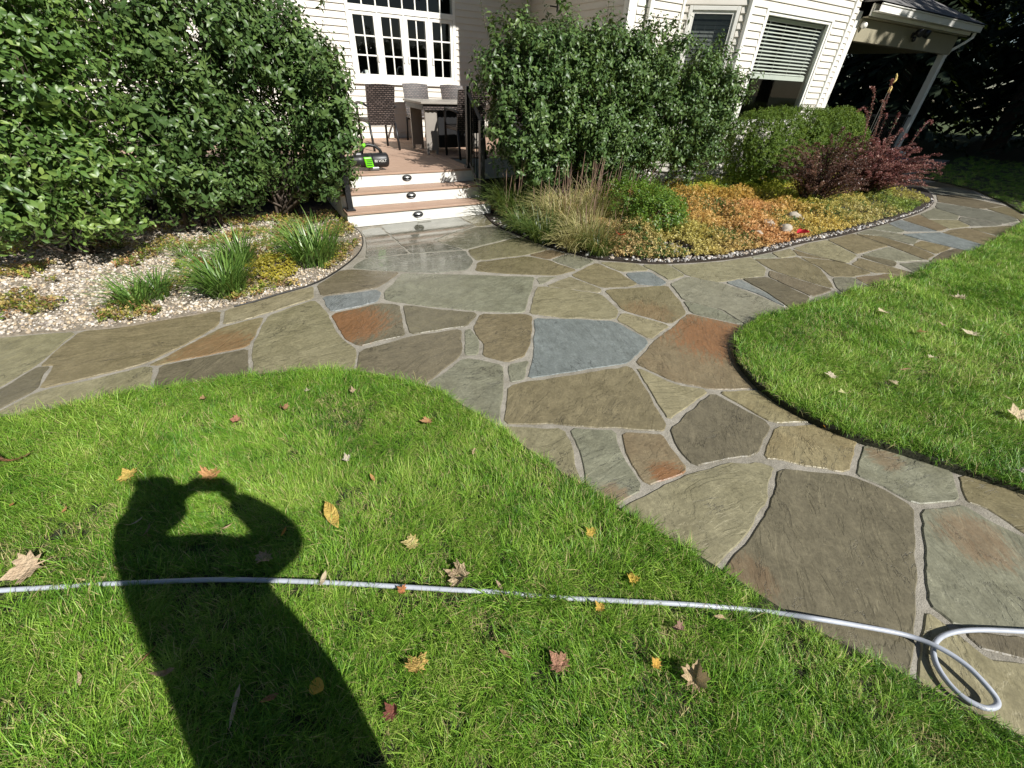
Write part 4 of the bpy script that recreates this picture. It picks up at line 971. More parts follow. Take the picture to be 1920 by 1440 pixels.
# slim pale stake with a yellow ornament, above the barberry
st = empty('garden_stake', (12.0, 5.3, 0.0), 'slim twin-rod garden stake with yellow ornament above the red barberry', 'garden stake')
pa, pb = on_y(1634, 238, 5.3), on_y(1656, 172, 5.3)
m = MB(); m.tube([(pa[0], 5.3, 0), (pa[0], 5.3, pb[2])], 0.006, 6); m.build('rod', M['grey_metal'], st)
m = MB(); m.tube([(pa[0] + 0.10, 5.3, 0), (pa[0] + 0.10, 5.3, pb[2])], 0.006, 6); m.build('rod', M['grey_metal'], st)
pz = pb[2]; xx = pa[0] + 0.05
m = MB(); m.lathe((xx, 5.3, pz), [(0.010, -0.02), (0.024, 0.0), (0.024, 0.08), (0.010, 0.10)], 10); m.tube([(xx, 5.3, pz + 0.15), (xx + 0.05, 5.3, pz + 0.20), (xx + 0.02, 5.3, pz + 0.26), (xx - 0.03, 5.3, pz + 0.30)], [0.012, 0.018, 0.014, 0.006], 8); m.build('ornament', M['yellow'], st, True)

# ------------------------------------------------------------------ deck
SX0, SX1 = 0.93, 2.88
deck = empty('deck', (1.9, 8.5, 0), 'raised brown composite deck with three white-faced steps and black railings', 'deck')
def board(x0, x1, y0, y1, z1, name='deck_board'):
    m = MB(); m.box((x0, y0, z1 - 0.025), (x1, y1, z1)); return m.build(name, M['deck'], deck, bevel=0.003)
y = 6.225
while y < 7.18: board(SX0, 2.715, y, y + 0.136, 0.5); board(2.845, SX1 + 0.02, y, y + 0.136, 0.5); y += 0.141
y0_ = y
while y < 9.82:
    board(-4.0, 2.715, y, min(y + 0.136, 9.83), 0.5); board(2.845, 5.86, y, min(y + 0.136, 9.83), 0.5); y += 0.141
m = MB(); m.box((2.72, 6.225, 0.476), (2.84, 9.83, 0.5035)); m.build('border_board', M['deck'], deck, bevel=0.003)
m = MB(); m.box((-4.0, y0_ - 0.02, 0.16), (SX0 - 0.02, y0_ - 0.001, 0.472)); m.box((SX1, y0_ - 0.02, 0.16), (5.86, y0_ - 0.001, 0.472)); m.build('fascia', M['riser'], deck)
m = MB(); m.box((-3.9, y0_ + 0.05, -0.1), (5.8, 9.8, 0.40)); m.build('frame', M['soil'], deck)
STEPS = [(5.68, 0.0, 0.168), (5.96, 0.168, 0.334), (6.24, 0.334, 0.5)]
for i, (yy, z0, z1) in enumerate(STEPS):
    m = MB(); m.box((SX0 + 0.01, yy, z0 + 0.001), (SX1 - 0.01, yy + 0.022, z1 - 0.0265)); m.build('riser', M['riser'], deck)
    if i < 2:
        nx = STEPS[i + 1][0]; h = (nx - yy + 0.02) / 2
        for k in range(2): board(SX0 - 0.01, SX1 + 0.01, yy - 0.022 + k * (h + 0.001), yy - 0.022 + k * (h + 0.001) + h - 0.004, z1, 'tread')
m = MB(); m.box((SX0, 5.655, 0.0), (SX1, 5.679, 0.072)); m.box((1.79, 5.648, 0.02), (1.98, 5.654, 0.105)); m.build('kick_board', M['riser'], deck, bevel=0.003)
m = MB(); m.box((SX0 - 0.012, 5.68, 0.0), (SX0 + 0.009, 7.19, 0.14)); m.box((SX0 - 0.012, 5.96, 0.14), (SX0 + 0.009, 7.19, 0.31)); m.box((SX0 - 0.012, 6.24, 0.31), (SX0 + 0.009, 7.19, 0.474)); m.build('stringer', M['riser'], deck)
m = MB(); m.box((SX1 - 0.009, 5.68, 0.0), (SX1 + 0.012, 7.19, 0.14)); m.box((SX1 - 0.009, 5.96, 0.14), (SX1 + 0.012, 7.19, 0.31)); m.box((SX1 - 0.009, 6.24, 0.31), (SX1 + 0.012, 7.19, 0.474)); m.build('stringer', M['riser'], deck)
for (px, py), (yy, z0, z1) in zip(((784, 400), (771, 367), (763, 333)), STEPS):
    off = -0.026 if yy == 5.68 else 0.0
    p = on_y(px, py, yy + off); zc = z0 + 0.088
    m = MB(); a = np.arange(24) * math.pi / 12
    ring = lambda rx, rz, yo: np.c_[p[0] + rx * np.cos(a), np.full(24, yy + off + yo), zc + rz * np.sin(a)]
    v = np.concatenate([ring(0.068, 0.040, 0.0), ring(0.064, 0.037, -0.012), ring(0.052, 0.028, -0.014), ring(0.048, 0.025, -0.006)])
    f = [(r * 24 + j, r * 24 + (j + 1) % 24, (r + 1) * 24 + (j + 1) % 24, (r + 1) * 24 + j) for r in range(3) for j in range(24)] + [tuple(range(72, 96))]
    m.add(v, f); lt = m.build('step_light', M['black_metal'], deck, True, recalc=True)
    m = MB(); b2 = np.linspace(0, math.pi, 11); top = np.c_[p[0] + 0.051 * np.cos(b2), np.full(11, yy + off - 0.008), zc + 0.005 + 0.023 * np.sin(b2)]; lip = np.c_[p[0] + 0.044 * np.cos(b2), np.full(11, yy + off - 0.030), zc + 0.002 + 0.014 * np.sin(b2)]
    m.add(np.concatenate([top, lip]), [(i, i + 1, 12 + i, 11 + i) for i in range(10)] + [tuple(range(11, 22))]); m.build('hood', M['grey_metal'], lt, True, recalc=True)
def railing(top_a, top_b, foot_a, foot_b, n):
    """posts at both ends, two rails, balusters"""
    ta, tb, fa, fb = (np.array(q, float) for q in (top_a, top_b, foot_a, foot_b))
    r = MB(); r.tube([ta, tb], 0.026, 4); r = r.build('railing', M['black_metal'], deck)
    for t_, f_ in ((ta, fa), (tb, fb)):
        m = MB(); m.box(f_ + (-0.033, -0.033, 0), (f_[0] + 0.033, f_[1] + 0.033, t_[2] + 0.05)); m.box(f_ + (-0.055, -0.055, 0.002), f_ + (0.055, 0.055, 0.022)); m.build('post', M['black_metal'], r, bevel=0.004)
    m = MB(); m.tube([fa + (0, 0, 0.09), fb + (0, 0, 0.09)], 0.018, 4); m.build('bottom_rail', M['black_metal'], r)
    for i in range(1, n + 1):
        k = i / (n + 1); a = fa + (fb - fa) * k + (0, 0, 0.09); b = ta + (tb - ta) * k
        m = MB(); m.box(a + (-0.009, -0.009, 0), b + (0.009, 0.009, 0)); m.build('baluster', M['black_metal'], r)
    return r
railing((2.845, 6.30, 1.43), (2.80, 5.74, 1.08), (2.845, 6.30, 0.5035), (2.80, 5.78, 0.168), 4)
railing((0.99, 5.80, 1.06), (0.97, 6.30, 1.43), (0.99, 5.80, 0.168), (0.97, 6.30, 0.5), 4)
railing((0.90, 7.25, 1.43), (-3.9, 7.25, 1.43), (0.90, 7.25, 0.5), (-3.9, 7.25, 0.5), 38)

# ------------------------------------------------------------------ furniture on the deck
def chair(loc, rot, label):
    """faces its local +y"""
    r = empty('wicker_chair', (0, 0, 0), label, 'chair', 'woven wicker chairs round the deck table')
    m = MB(); a = np.linspace(-1, 1, 9); V = []; Fq = []
    for zi, zf in enumerate(np.linspace(0, 1, 7)):
        for xi in a:
            V.append((xi * (0.225 + 0.012 * zf), -0.20 - 0.12 * zf ** 1.2 - 0.02 * (1 - xi * xi) + (0.012 if 0 else 0), 0.36 + 0.56 * zf + 0.012 * (1 - xi * xi) * zf))
    nb = len(V); V += [(x, y + 0.03, z) for x, y, z in V]
    for zi in range(6):
        for j in range(8):
            q0 = zi * 9 + j; Fq += [(q0, q0 + 1, q0 + 10, q0 + 9), (nb + q0 + 9, nb + q0 + 10, nb + q0 + 1, nb + q0)]
    rim = [zi * 9 for zi in range(7)] + [54 + j for j in range(1, 9)] + [zi * 9 + 8 for zi in range(5, -1, -1)] + [j for j in range(7, 0, -1)]
    Fq += [(rim[i], rim[(i + 1) % len(rim)], nb + rim[(i + 1) % len(rim)], nb + rim[i]) for i in range(len(rim))]
    m.add(V, Fq); m.build('backrest', M['wicker'], r, recalc=True)
    m = MB(); m.box((-0.23, -0.20, 0.39), (0.23, 0.26, 0.45)); m.build('seat', M['wicker'], r, bevel=0.015, seg=2)
    for sx in (-1, 1):
        m = MB(); m.tube([(sx * 0.235, 0.235, 0.0), (sx * 0.235, 0.235, 0.62), (sx * 0.235, 0.215, 0.655)], 0.019, 6); m.build('leg', M['black_plastic'], r, True)
        m = MB(); m.tube([(sx * 0.225, -0.30, 0.0), (sx * 0.225, -0.215, 0.40)], 0.019, 6); m.build('leg', M['black_plastic'], r, True)
        m = MB(); m.tube([(sx * 0.237, -0.27, 0.63), (sx * 0.245, -0.1, 0.66), (sx * 0.245, 0.1, 0.665), (sx * 0.237, 0.23, 0.655)], [0.014, 0.022, 0.022, 0.018], 6); m.build('armrest', M['black_plastic'], r, True)
    r.location = loc; r.rotation_euler = (0, 0, rot); return r
ZD = 0.5005
chair((2.12, 8.42, ZD), math.radians(7), 'dark woven chair turned away, standing alone left of the table')
chair((3.14, 9.12, ZD), math.pi - 0.08, 'woven chair behind the left end of the deck table')
chair((3.92, 9.12, ZD), math.pi + 0.05, 'woven chair at the wall behind the right end of the table')
chair((3.20, 7.22, ZD), 0.02, 'woven chair in front of the table beside the black railing post')
tb = empty('deck_table', (3.15, 7.98, ZD), 'square grey topped wicker table among the deck chairs', 'table')
TZ = 1.205
m = MB(); m.box((2.60, 7.52, TZ), (3.75, 8.45, TZ + 0.03)); m.build('table_top', M['table_top'], tb, bevel=0.006)
m = MB(); n_ = 30; xs = np.linspace(2.64, 3.71, n_ + 1)
up = [(x, TZ - 0.002) for x in xs]; lo = [(x, TZ - 0.075 - 0.012 * (i % 2)) for i, x in enumerate(xs)]
for yy in (7.56, 8.40): m.add([(x, yy, z) for x, z in up] + [(x, yy, z) for x, z in lo] , [(i, n_ + 1 + i, n_ + 2 + i, i + 1) for i in range(n_)])
m.box((2.64, 7.562, TZ - 0.08), (2.655, 8.398, TZ - 0.002)); m.box((3.695, 7.562, TZ - 0.08), (3.71, 8.398, TZ - 0.002)); m.build('apron', M['wicker'], tb)
for (x0, x1, y0, y1) in ((2.68, 2.88, 7.60, 7.64), (3.47, 3.67, 7.60, 7.64), (2.68, 2.88, 8.32, 8.36), (3.47, 3.67, 8.32, 8.36)):
    m = MB(); m.box((x0, y0, ZD + 0.06), (x1, y1, TZ - 0.085)); m.box((x0, y0, ZD), (x0 + 0.04, y1, ZD + 0.06)); m.box((x1 - 0.04, y0, ZD), (x1, y1, ZD + 0.06)); m.build('leg_panel', M['table_top'], tb, bevel=0.003)
m = MB(); m.box((2.92, 7.68, ZD + 0.08), (3.43, 8.28, TZ - 0.09)); m.build('pedestal', M['black_plastic'], tb, bevel=0.01)

# ------------------------------------------------------------------ leaf blower lying at the deck edge
bp = gnd(700, 318, 0.5)
bl = empty('leaf_blower', (bp[0], 6.42, ZD), 'black and bright green leaf blower lying at the deck edge', 'leaf blower')
bx, by, bz = on_y(712, 303, 6.42)[0], 6.42, ZD + 0.125
ax = (1, 0, 0)
m = MB(); m.lathe((bx, by, bz), [(0.075, -0.13), (0.088, -0.10), (0.09, 0.07), (0.085, 0.10), (0.07, 0.112), (0.066, 0.10), (0.062, 0.112), (0.03, 0.104)], 20, ax); m.build('motor_housing', M['black_plastic'], bl, True)
m = MB(); m.lathe((bx - 0.13, by, bz), [(0.086, -0.06), (0.088, 0.0), (0.089, 0.03)], 20, ax); m.build('fan_housing', M['black_plastic'], bl, True)
m = MB(); m.obox((bx - 0.205, by - 0.098, bz - 0.075), (0.105, 0, 0), (0, 0.06, 0), (-0.025, 0, 0.125)); m.build('green_shell', M['green_plastic'], bl, bevel=0.014, seg=2)
for k in range(4):
    m = MB(); m.box((bx - 0.195, by - 0.101, bz - 0.05 + k * 0.022), (bx - 0.125, by - 0.097, bz - 0.042 + k * 0.022)); m.build('grille_slot', M['black_plastic'], bl)
m = MB(); m.lathe((bx - 0.27, by, bz), [(0.044, -0.62), (0.046, -0.3), (0.056, -0.14), (0.075, -0.02), (0.088, 0.10)], 18, ax); m.build('blower_tube', M['black_plastic'], bl, True)
m = MB(); m.box((bx - 0.40, by - 0.062, bz - 0.012), (bx - 0.29, by - 0.050, bz + 0.014)); m.build('name_strip', M['green_plastic'], bl, bevel=0.004)
m = MB(); m.tube([(bx - 0.24, by, bz + 0.07), (bx - 0.20, by, bz + 0.16), (bx - 0.13, by, bz + 0.185), (bx - 0.04, by, bz + 0.165), (bx + 0.02, by, bz + 0.12), (bx + 0.035, by, bz + 0.07)], [0.03, 0.024, 0.02, 0.019, 0.02, 0.024], 10); m.build('handle', M['black_plastic'], bl, True)
m = MB(); m.tube([(bx - 0.205, by, bz + 0.15), (bx - 0.185, by, bz + 0.172), (bx - 0.16, by, bz + 0.183)], [0.024, 0.026, 0.022], 10); m.build('trigger', M['green_plastic'], bl, True)
m = MB(); m.box((bx - 0.33, by - 0.05, bz + 0.03), (bx - 0.22, by + 0.05, bz + 0.10)); m.build('neck', M['black_plastic'], bl, bevel=0.025, seg=2)
m = MB(); m.box((bx - 0.16, by - 0.045, ZD + 0.001), (bx - 0.02, by + 0.045, ZD + 0.05)); m.build('battery_foot', M['grey_metal'], bl, bevel=0.012, seg=2)
fc = bpy.data.curves.new('lettering_curve', 'FONT'); fc.body = '80 VOLT'; fc.size = 0.042; fc.extrude = 0.001; fc.align_x = 'CENTER'
tmp_ = bpy.data.objects.new('lettering_curve', fc); C.objects.link(tmp_); bpy.context.view_layer.update()
lme = bpy.data.meshes.new_from_object(tmp_.evaluated_get(bpy.context.evaluated_depsgraph_get())); bpy.data.objects.remove(tmp_); lme.materials.clear(); lme.materials.append(M['trim'])
lo_ = bpy.data.objects.new('lettering', lme); C.objects.link(lo_); lo_.parent = bl
lo_.location = Vector((bx - 0.01, by - 0.0925, bz - 0.012)) - bl.location; lo_.rotation_euler = (math.pi / 2, 0, 0)
# ------------------------------------------------------------------ plants
LEAF8_V = np.array([(0, 0, 0), (.34, .24, .05), (.34, -.24, .05), (.38, 0, -.01), (.70, .17, .0), (.70, -.17, .0), (.74, 0, -.05), (1, 0, -.17)])
LEAF8_T = np.array([(0, 3, 1), (0, 2, 3), (1, 3, 6), (1, 6, 4), (3, 2, 5), (3, 5, 6), (4, 6, 7), (6, 5, 7)])
LEAF4_V = np.array([(0, 0, 0), (.5, .27, .06), (.5, -.27, .06), (.5, 0, 0), (1, 0, -.08)])
LEAF4_T = np.array([(0, 3, 1), (0, 2, 3), (1, 3, 4), (3, 2, 4)])
def frames(z, q):
    """random frames whose third axis is z"""
    z = z / (np.linalg.norm(z, axis=1)[:, None] + 1e-9); r = q.normal(size=z.shape)
    x = np.cross(r, z); x /= np.linalg.norm(x, axis=1)[:, None] + 1e-9
    return np.stack([x, np.cross(z, x), z], 2)
def leaf_local(pos, az, droop, L, roll=0.0):
    """leaf frame: x along the leaf, tipped down by droop from the horizontal"""
    x = np.array([math.cos(az) * math.cos(droop), math.sin(az) * math.cos(droop), -math.sin(droop)])
    y = np.array([-math.sin(az), math.cos(az), 0]); z = np.cross(x, y)
    y2 = y * math.cos(roll) + z * math.sin(roll); z2 = np.cross(x, y2)
    return np.stack([x, y2, z2], 1) * L, np.asarray(pos, float)
def sprig(q, n_pairs, gap, L, droop=(0.1, 0.9), whorl=2):
    out = []; ph = q.uniform(0, 6.28)
    for i in range(n_pairs):
        z = gap * (i + 0.6)
        for k in range(whorl):
            az = ph + (i % 2) * math.pi / 2 + k * 2 * math.pi / whorl + q.normal(0, 0.25)
            out.append(leaf_local((0, 0, z), az, q.uniform(*droop) - 0.5 * (i / n_pairs), L * q.uniform(0.7, 1.12) * (1 - 0.35 * (i == n_pairs - 1)), q.normal(0, 0.35)))
    return out
UNIT = {}
def unit_leaf(mat, k):
    if (mat.name, k) not in UNIT:
        o = fast_mesh('leaf', LEAF8_V, LEAF8_T, mat, parent=False, vattr=np.full(8, (0.2, 0.5, 0.85)[k])); UNIT[(mat.name, k)] = o.data
        bpy.data.objects.remove(o)
    return UNIT[(mat.name, k)]
def px_of(T):
    c = (T - O3) @ RW; zz = -c[:, 2]; return np.c_[CX + F0 * c[:, 0] / zz, CY - F0 * c[:, 1] / zz], zz
def blob(cx, cy, rx, ry, Y, dep):
    c = on_y(cx, cy, Y); s = depth_scale(c); return (c, np.array([rx * s, dep, ry * s]))
def crown_points(blobs, n, q, shell=(0.62, 1.0), rough=0.30, zmin=0.10, holes=0.0):
    P = []; Nn = []
    w = np.array([b[1][0] * b[1][2] + b[1][1] * b[1][2] for b in blobs]); w /= w.sum()
    while len(P) < n:
        i = q.choice(len(blobs), p=w); c, r = blobs[i]
        d = q.normal(size=3); d /= np.linalg.norm(d)
        f = q.uniform(*shell) ** 0.7 * (1 + rough * mnoise.noise(Vector(d * 2.3 + c)))
        p = c + d * r * f
        if p[2] < zmin: continue
        if holes and f > 0.62 and mnoise.noise(Vector(p * 3.4)) < -0.42 + holes: continue
        deep = False
        for j, (c2, r2) in enumerate(blobs):
            if j != i and np.sum(((p - c2) / r2) ** 2) < 0.40: deep = True; break
        if deep: continue
        nn = d / r; nn /= np.linalg.norm(nn); P.append(p); Nn.append(nn)
    return np.array(P), np.array(Nn)
def foliage(root, A, T, V, mat, n_obj, seed, LV=LEAF8_V, LT=LEAF8_T, name='foliage'):
    q = np.random.default_rng(seed); N = len(T)
    if n_obj:
        uv, zz = px_of(T); ok = (uv[:, 0] > -20) & (uv[:, 0] < 1940) & (uv[:, 1] > -20) & (zz > 0)
        size = np.linalg.norm(A[:, :, 0], axis=1) / zz
        # leaves with nothing much in front of them, largest first
        cell = {}
        sel = []
        for i in np.argsort(np.where(ok, zz, 1e9)):
            if not ok[i] or len(sel) >= n_obj: break
            kx = (int(uv[i, 0] // 11), int(uv[i, 1] // 11))
            if cell.get(kx): continue
            cell[kx] = 1; sel.append(i)
        sel = np.array(sel, int)
        b = base_of(root)
        for i in sel:
            o = bpy.data.objects.new('leaf', unit_leaf(mat, int(min(2, V[i] * 3)))); C.objects.link(o); o.parent = root
            m = Matrix([list(A[i, r]) + [T[i, r] - b[r]] for r in range(3)] + [[0, 0, 0, 1]]); o.matrix_local = m
        keep = np.ones(N, bool); keep[sel] = False; A, T, V = A[keep], T[keep], V[keep]; N = len(T)
    nv = len(LV)
    verts = (np.einsum('nij,vj->nvi', A, LV) + T[:, None, :]).reshape(-1, 3)
    tris = (LT[None] + (np.arange(N) * nv)[:, None, None]).reshape(-1, 3)
    o = fast_mesh(name, verts, tris, mat, parent=root, vattr=np.repeat(V, nv)); o['kind'] = 'stuff'
    return o
def stems(root, base, targets, q, r0=0.014, name='stem', spread=0.25, mat=None):
    m = MB()
    for t in targets:
        b = np.array([base[0] + q.uniform(-spread, spread), base[1] + q.uniform(-spread, spread) * 0.6, 0.0])
        mid = (b + t) / 2 + q.normal(0, 0.06, 3); mid[2] = b[2] + (t[2] - b[2]) * 0.55
        m.tube([b, b * 0.6 + mid * 0.4 + q.normal(0, 0.02, 3), mid, t * 0.7 + mid * 0.3 + q.normal(0, 0.03, 3), t], [r0, r0 * 0.85, r0 * 0.6, r0 * 0.4, r0 * 0.15], 5)
    return m.build(name, mat or M['twig'], root, True)
def shrub(name, label, cat, group, base, blobs, n, L, mat, seed, n_obj=0, pairs=5, gap=0.04, shell=(0.10, 1.0), shoots=(), up=0.45, n_stem=16, r0=0.014, spread=0.25, holes=0.38):
    q = np.random.default_rng(seed)
    root = empty(name, (base[0], base[1], 0.0), label, cat, group)
    P, Nn = crown_points(blobs, n, q, shell, 0.42, 0.10, holes)
    ax = Nn * q.uniform(0.4, 1.1, (n, 1)) + np.array([0, 0, up]) * q.uniform(0.3, 1.6, (n, 1)) + q.normal(0, 0.35, (n, 3))
    Fm = frames(ax, q)
    SP = [sprig(q, pairs, gap, L) for _ in range(6)]
    A = []; T = []; V = []; tw = MB()
    for i in range(n):
        s = SP[i % 6]; k = q.uniform(0.8, 1.15); vv = q.uniform()
        for a, t in s: A.append(Fm[i] @ a * k); T.append(P[i] + Fm[i] @ t * k); V.append(np.clip(vv * 0.6 + q.uniform(0, 0.4), 0, 1))
        w = Fm[i][:, 0] * 0.0022; e = P[i] + Fm[i][:, 2] * gap * pairs * k; b0 = P[i] - Fm[i][:, 2] * 0.05
        tw.add([b0 - w, b0 + w, e], [(0, 1, 2)])
    for sa, sb in shoots:                          # long upright shoots above the crown
        sa, sb = np.array(sa), np.array(sb); d = sb - sa; Ls = np.linalg.norm(d); f = frames(d[None], q)[0]
        tw.tube([sa, (sa + sb) / 2 + q.normal(0, 0.01, 3), sb], [0.005, 0.004, 0.002], 4)
        for j in range(int(Ls / 0.035)):
            t = sa + d * (j + 1) * 0.035 / Ls
            for k in (0, 1):
                a, _ = leaf_local((0, 0, 0), j * 1.57 + k * math.pi + q.normal(0, 0.2), q.uniform(-0.6, 0.1), L * 0.62); A.append(f @ a); T.append(t); V.append(q.uniform(0.3, 1))
    A, T, V = np.array(A), np.array(T), np.array(V)
    foliage(root, A, T, V, mat, n_obj, seed + 1)
    o = tw.build('twig', M['twig'], root); o['kind'] = 'stuff'
    ti = q.choice(n, n_stem, replace=False)
    stems(root, base, P[ti], q, r0, spread=spread)
    return root
LG = 'tall green shrubs along the deck'
shrub('shrub', 'nearest bright green shrub with large leaves at the left edge', 'shrub', LG, (-1.55, 5.75),
      [blob(20, 60, 150, 150, 5.6, 0.7), blob(60, 180, 160, 90, 5.5, 0.6), blob(110, 300, 150, 85, 5.35, 0.55), blob(40, 380, 120, 60, 5.3, 0.5), blob(190, 385, 70, 45, 5.2, 0.35), blob(-160, 200, 150, 230, 5.5, 0.7)],
      2500, 0.078, M['euonymus_bright'], 41, 300, pairs=5, gap=0.045, up=0.15, holes=0.48)
shrub('shrub', 'middle green shrub between the bright leftmost shrub and the one with the pale trunk', 'shrub', LG, (-0.62, 6.25),
      [blob(290, 70, 130, 100, 6.2, 0.6), blob(300, 230, 130, 100, 6.0, 0.6), blob(330, 330, 110, 60, 5.9, 0.5), blob(390, 140, 90, 110, 6.2, 0.6), blob(440, 55, 85, 75, 6.3, 0.5)],
      1900, 0.082, M['euonymus'], 42, 300, gap=0.042, holes=0.48)
shrub('shrub', 'tall green shrub with a pale trunk just left of the steps', 'shrub', LG, (0.30, 6.42),
      [blob(500, 105, 95, 85, 6.4, 0.55), blob(580, 130, 66, 95, 6.3, 0.45), blob(600, 245, 64, 95, 6.15, 0.45), blob(480, 260, 80, 90, 6.3, 0.5), blob(600, 335, 52, 40, 6.05, 0.35), blob(630, 225, 30, 90, 5.65, 0.22), blob(618, 315, 30, 32, 5.62, 0.2), blob(440, 350, 70, 40, 6.2, 0.4)],
      2000, 0.078, M['euonymus'], 43, 300, gap=0.04, holes=0.38, n_stem=22, r0=0.018, spread=0.12,
      shoots=[(on_y(565, 60, 6.4), on_y(563, 8, 6.4)), (on_y(540, 60, 6.3), on_y(536, 14, 6.3)), (on_y(600, 90, 6.4), on_y(606, 40, 6.4)), (on_y(640, 190, 6.3), on_y(652, 150, 6.3))])
m = MB(); m.tube([(0.30, 6.42, -0.05), (0.31, 6.41, 0.12), (0.30, 6.42, 0.32), (0.34, 6.43, 0.6)], [0.05, 0.042, 0.036, 0.02], 8)
o = m.build('trunk', M['bark'], [x for x in bpy.data.objects if x.name == 'shrub.002'][0], True)
RG = 'clipped dark shrubs right of the steps'
YR = 5.6
shrub('shrub', 'large dark green shrub right of the steps with upright shoots on top', 'shrub', RG, (3.75, 5.6),
      [blob(965, 150, 82, 85, YR, 0.5), blob(1020, 225, 118, 85, YR - 0.15, 0.55), blob(1050, 120, 110, 78, YR, 0.55), blob(1130, 140, 80, 80, YR + 0.1, 0.5), blob(1110, 240, 110, 85, YR - 0.15, 0.55), blob(965, 255, 56, 70, YR - 0.1, 0.4), blob(1010, 310, 80, 34, YR - 0.1, 0.4), blob(1120, 305, 95, 38, YR, 0.42)],
      4500, 0.074, M['euonymus'], 44, 300, gap=0.036, up=0.8, n_stem=22,
      shoots=[(on_y(912, 60, YR), on_y(900, -5, YR)), (on_y(945, 50, YR), on_y(938, -5, YR)), (on_y(976, 60, YR), on_y(990, -4, YR)), (on_y(1135, 60, YR), on_y(1142, -3, YR)), (on_y(1146, 60, YR), on_y(1150, 0, YR)), (on_y(1004, 55, YR), on_y(1006, 25, YR)), (on_y(1052, 60, YR), on_y(1052, 25, YR)), (on_y(968, 60, YR), on_y(968, 32, YR))])
shrub('shrub', 'lower broad green shrub in front of the dark bay window', 'shrub', RG, (5.75, 5.75),
      [blob(1215, 165, 105, 92, 5.65, 0.5), blob(1300, 190, 92, 86, 5.6, 0.48), blob(1215, 260, 95, 75, 5.6, 0.45), blob(1300, 268, 85, 62, 5.5, 0.42), blob(1350, 195, 48, 72, 5.5, 0.38), blob(1170, 130, 60, 60, 5.7, 0.4)],
      4300, 0.070, M['euonymus'], 45, 300, gap=0.034, up=0.6, n_stem=22,
      shoots=[(on_y(1205, 90, 5.7), on_y(1208, 38, 5.7)), (on_y(1230, 92, 5.7), on_y(1246, 52, 5.7)), (on_y(1280, 110, 5.7), on_y(1284, 75, 5.7)), (on_y(1335, 110, 5.6), on_y(1338, 80, 5.6)), (on_y(1370, 150, 5.5), on_y(1392, 140, 5.5)), (on_y(1330, 320, 5.3), on_y(1337, 290, 5.3))])

def small_shrub(name, label, cat, group, base, blobs, n, L, mat, seed, k=9, shell=(0.80, 1.0), rough=0.10):
    q = np.random.default_rng(seed); root = empty(name, (base[0], base[1], 0.0), label, cat, group)
    P, Nn = crown_points(blobs, n, q, shell, rough, 0.03)
    Fm = frames(Nn + np.array([0, 0, 0.6]) + q.normal(0, 0.3, (n, 3)), q)
    A = []; T = []; V = []
    SP = [sprig(q, k // 2, L * 0.45, L, (-0.9, 0.2)) for _ in range(5)]
    for i in range(n):
        vv = q.uniform()
        for a, t in SP[i % 5]: A.append(Fm[i] @ a); T.append(P[i] + Fm[i] @ t); V.append(np.clip(vv * 0.6 + q.uniform(0, 0.4), 0, 1))
    foliage(root, np.array(A), np.array(T), np.array(V), mat, 0, seed, LEAF4_V, LEAF4_T)
    stems(root, base, P[q.choice(n, 14, replace=False)], q, 0.012, spread=0.15)
    return root
YBX = 5.35
small_shrub('boxwood', 'rounded yellow green boxwood under the wide bay window', 'boxwood', 'rounded boxwoods under the bay', tuple(on_y(1470, 300, YBX)[:2]),
            [blob(1408, 275, 44, 58, YBX, 0.45), blob(1450, 262, 46, 50, YBX, 0.45), blob(1495, 260, 46, 50, YBX, 0.45), blob(1535, 264, 40, 50, YBX, 0.42), blob(1450, 300, 60, 45, YBX - 0.1, 0.45), blob(1520, 300, 50, 40, YBX - 0.1, 0.4)], 9500, 0.034, M['boxwood'], 51)
small_shrub('boxwood', 'smaller rounded boxwood beside the corner of the house', 'boxwood', 'rounded boxwoods under the bay', tuple(on_y(1570, 300, 5.5)[:2]),
            [blob(1562, 262, 46, 48, 5.5, 0.5), blob(1578, 275, 36, 38, 5.4, 0.45)], 3800, 0.036, M['boxwood'], 52)
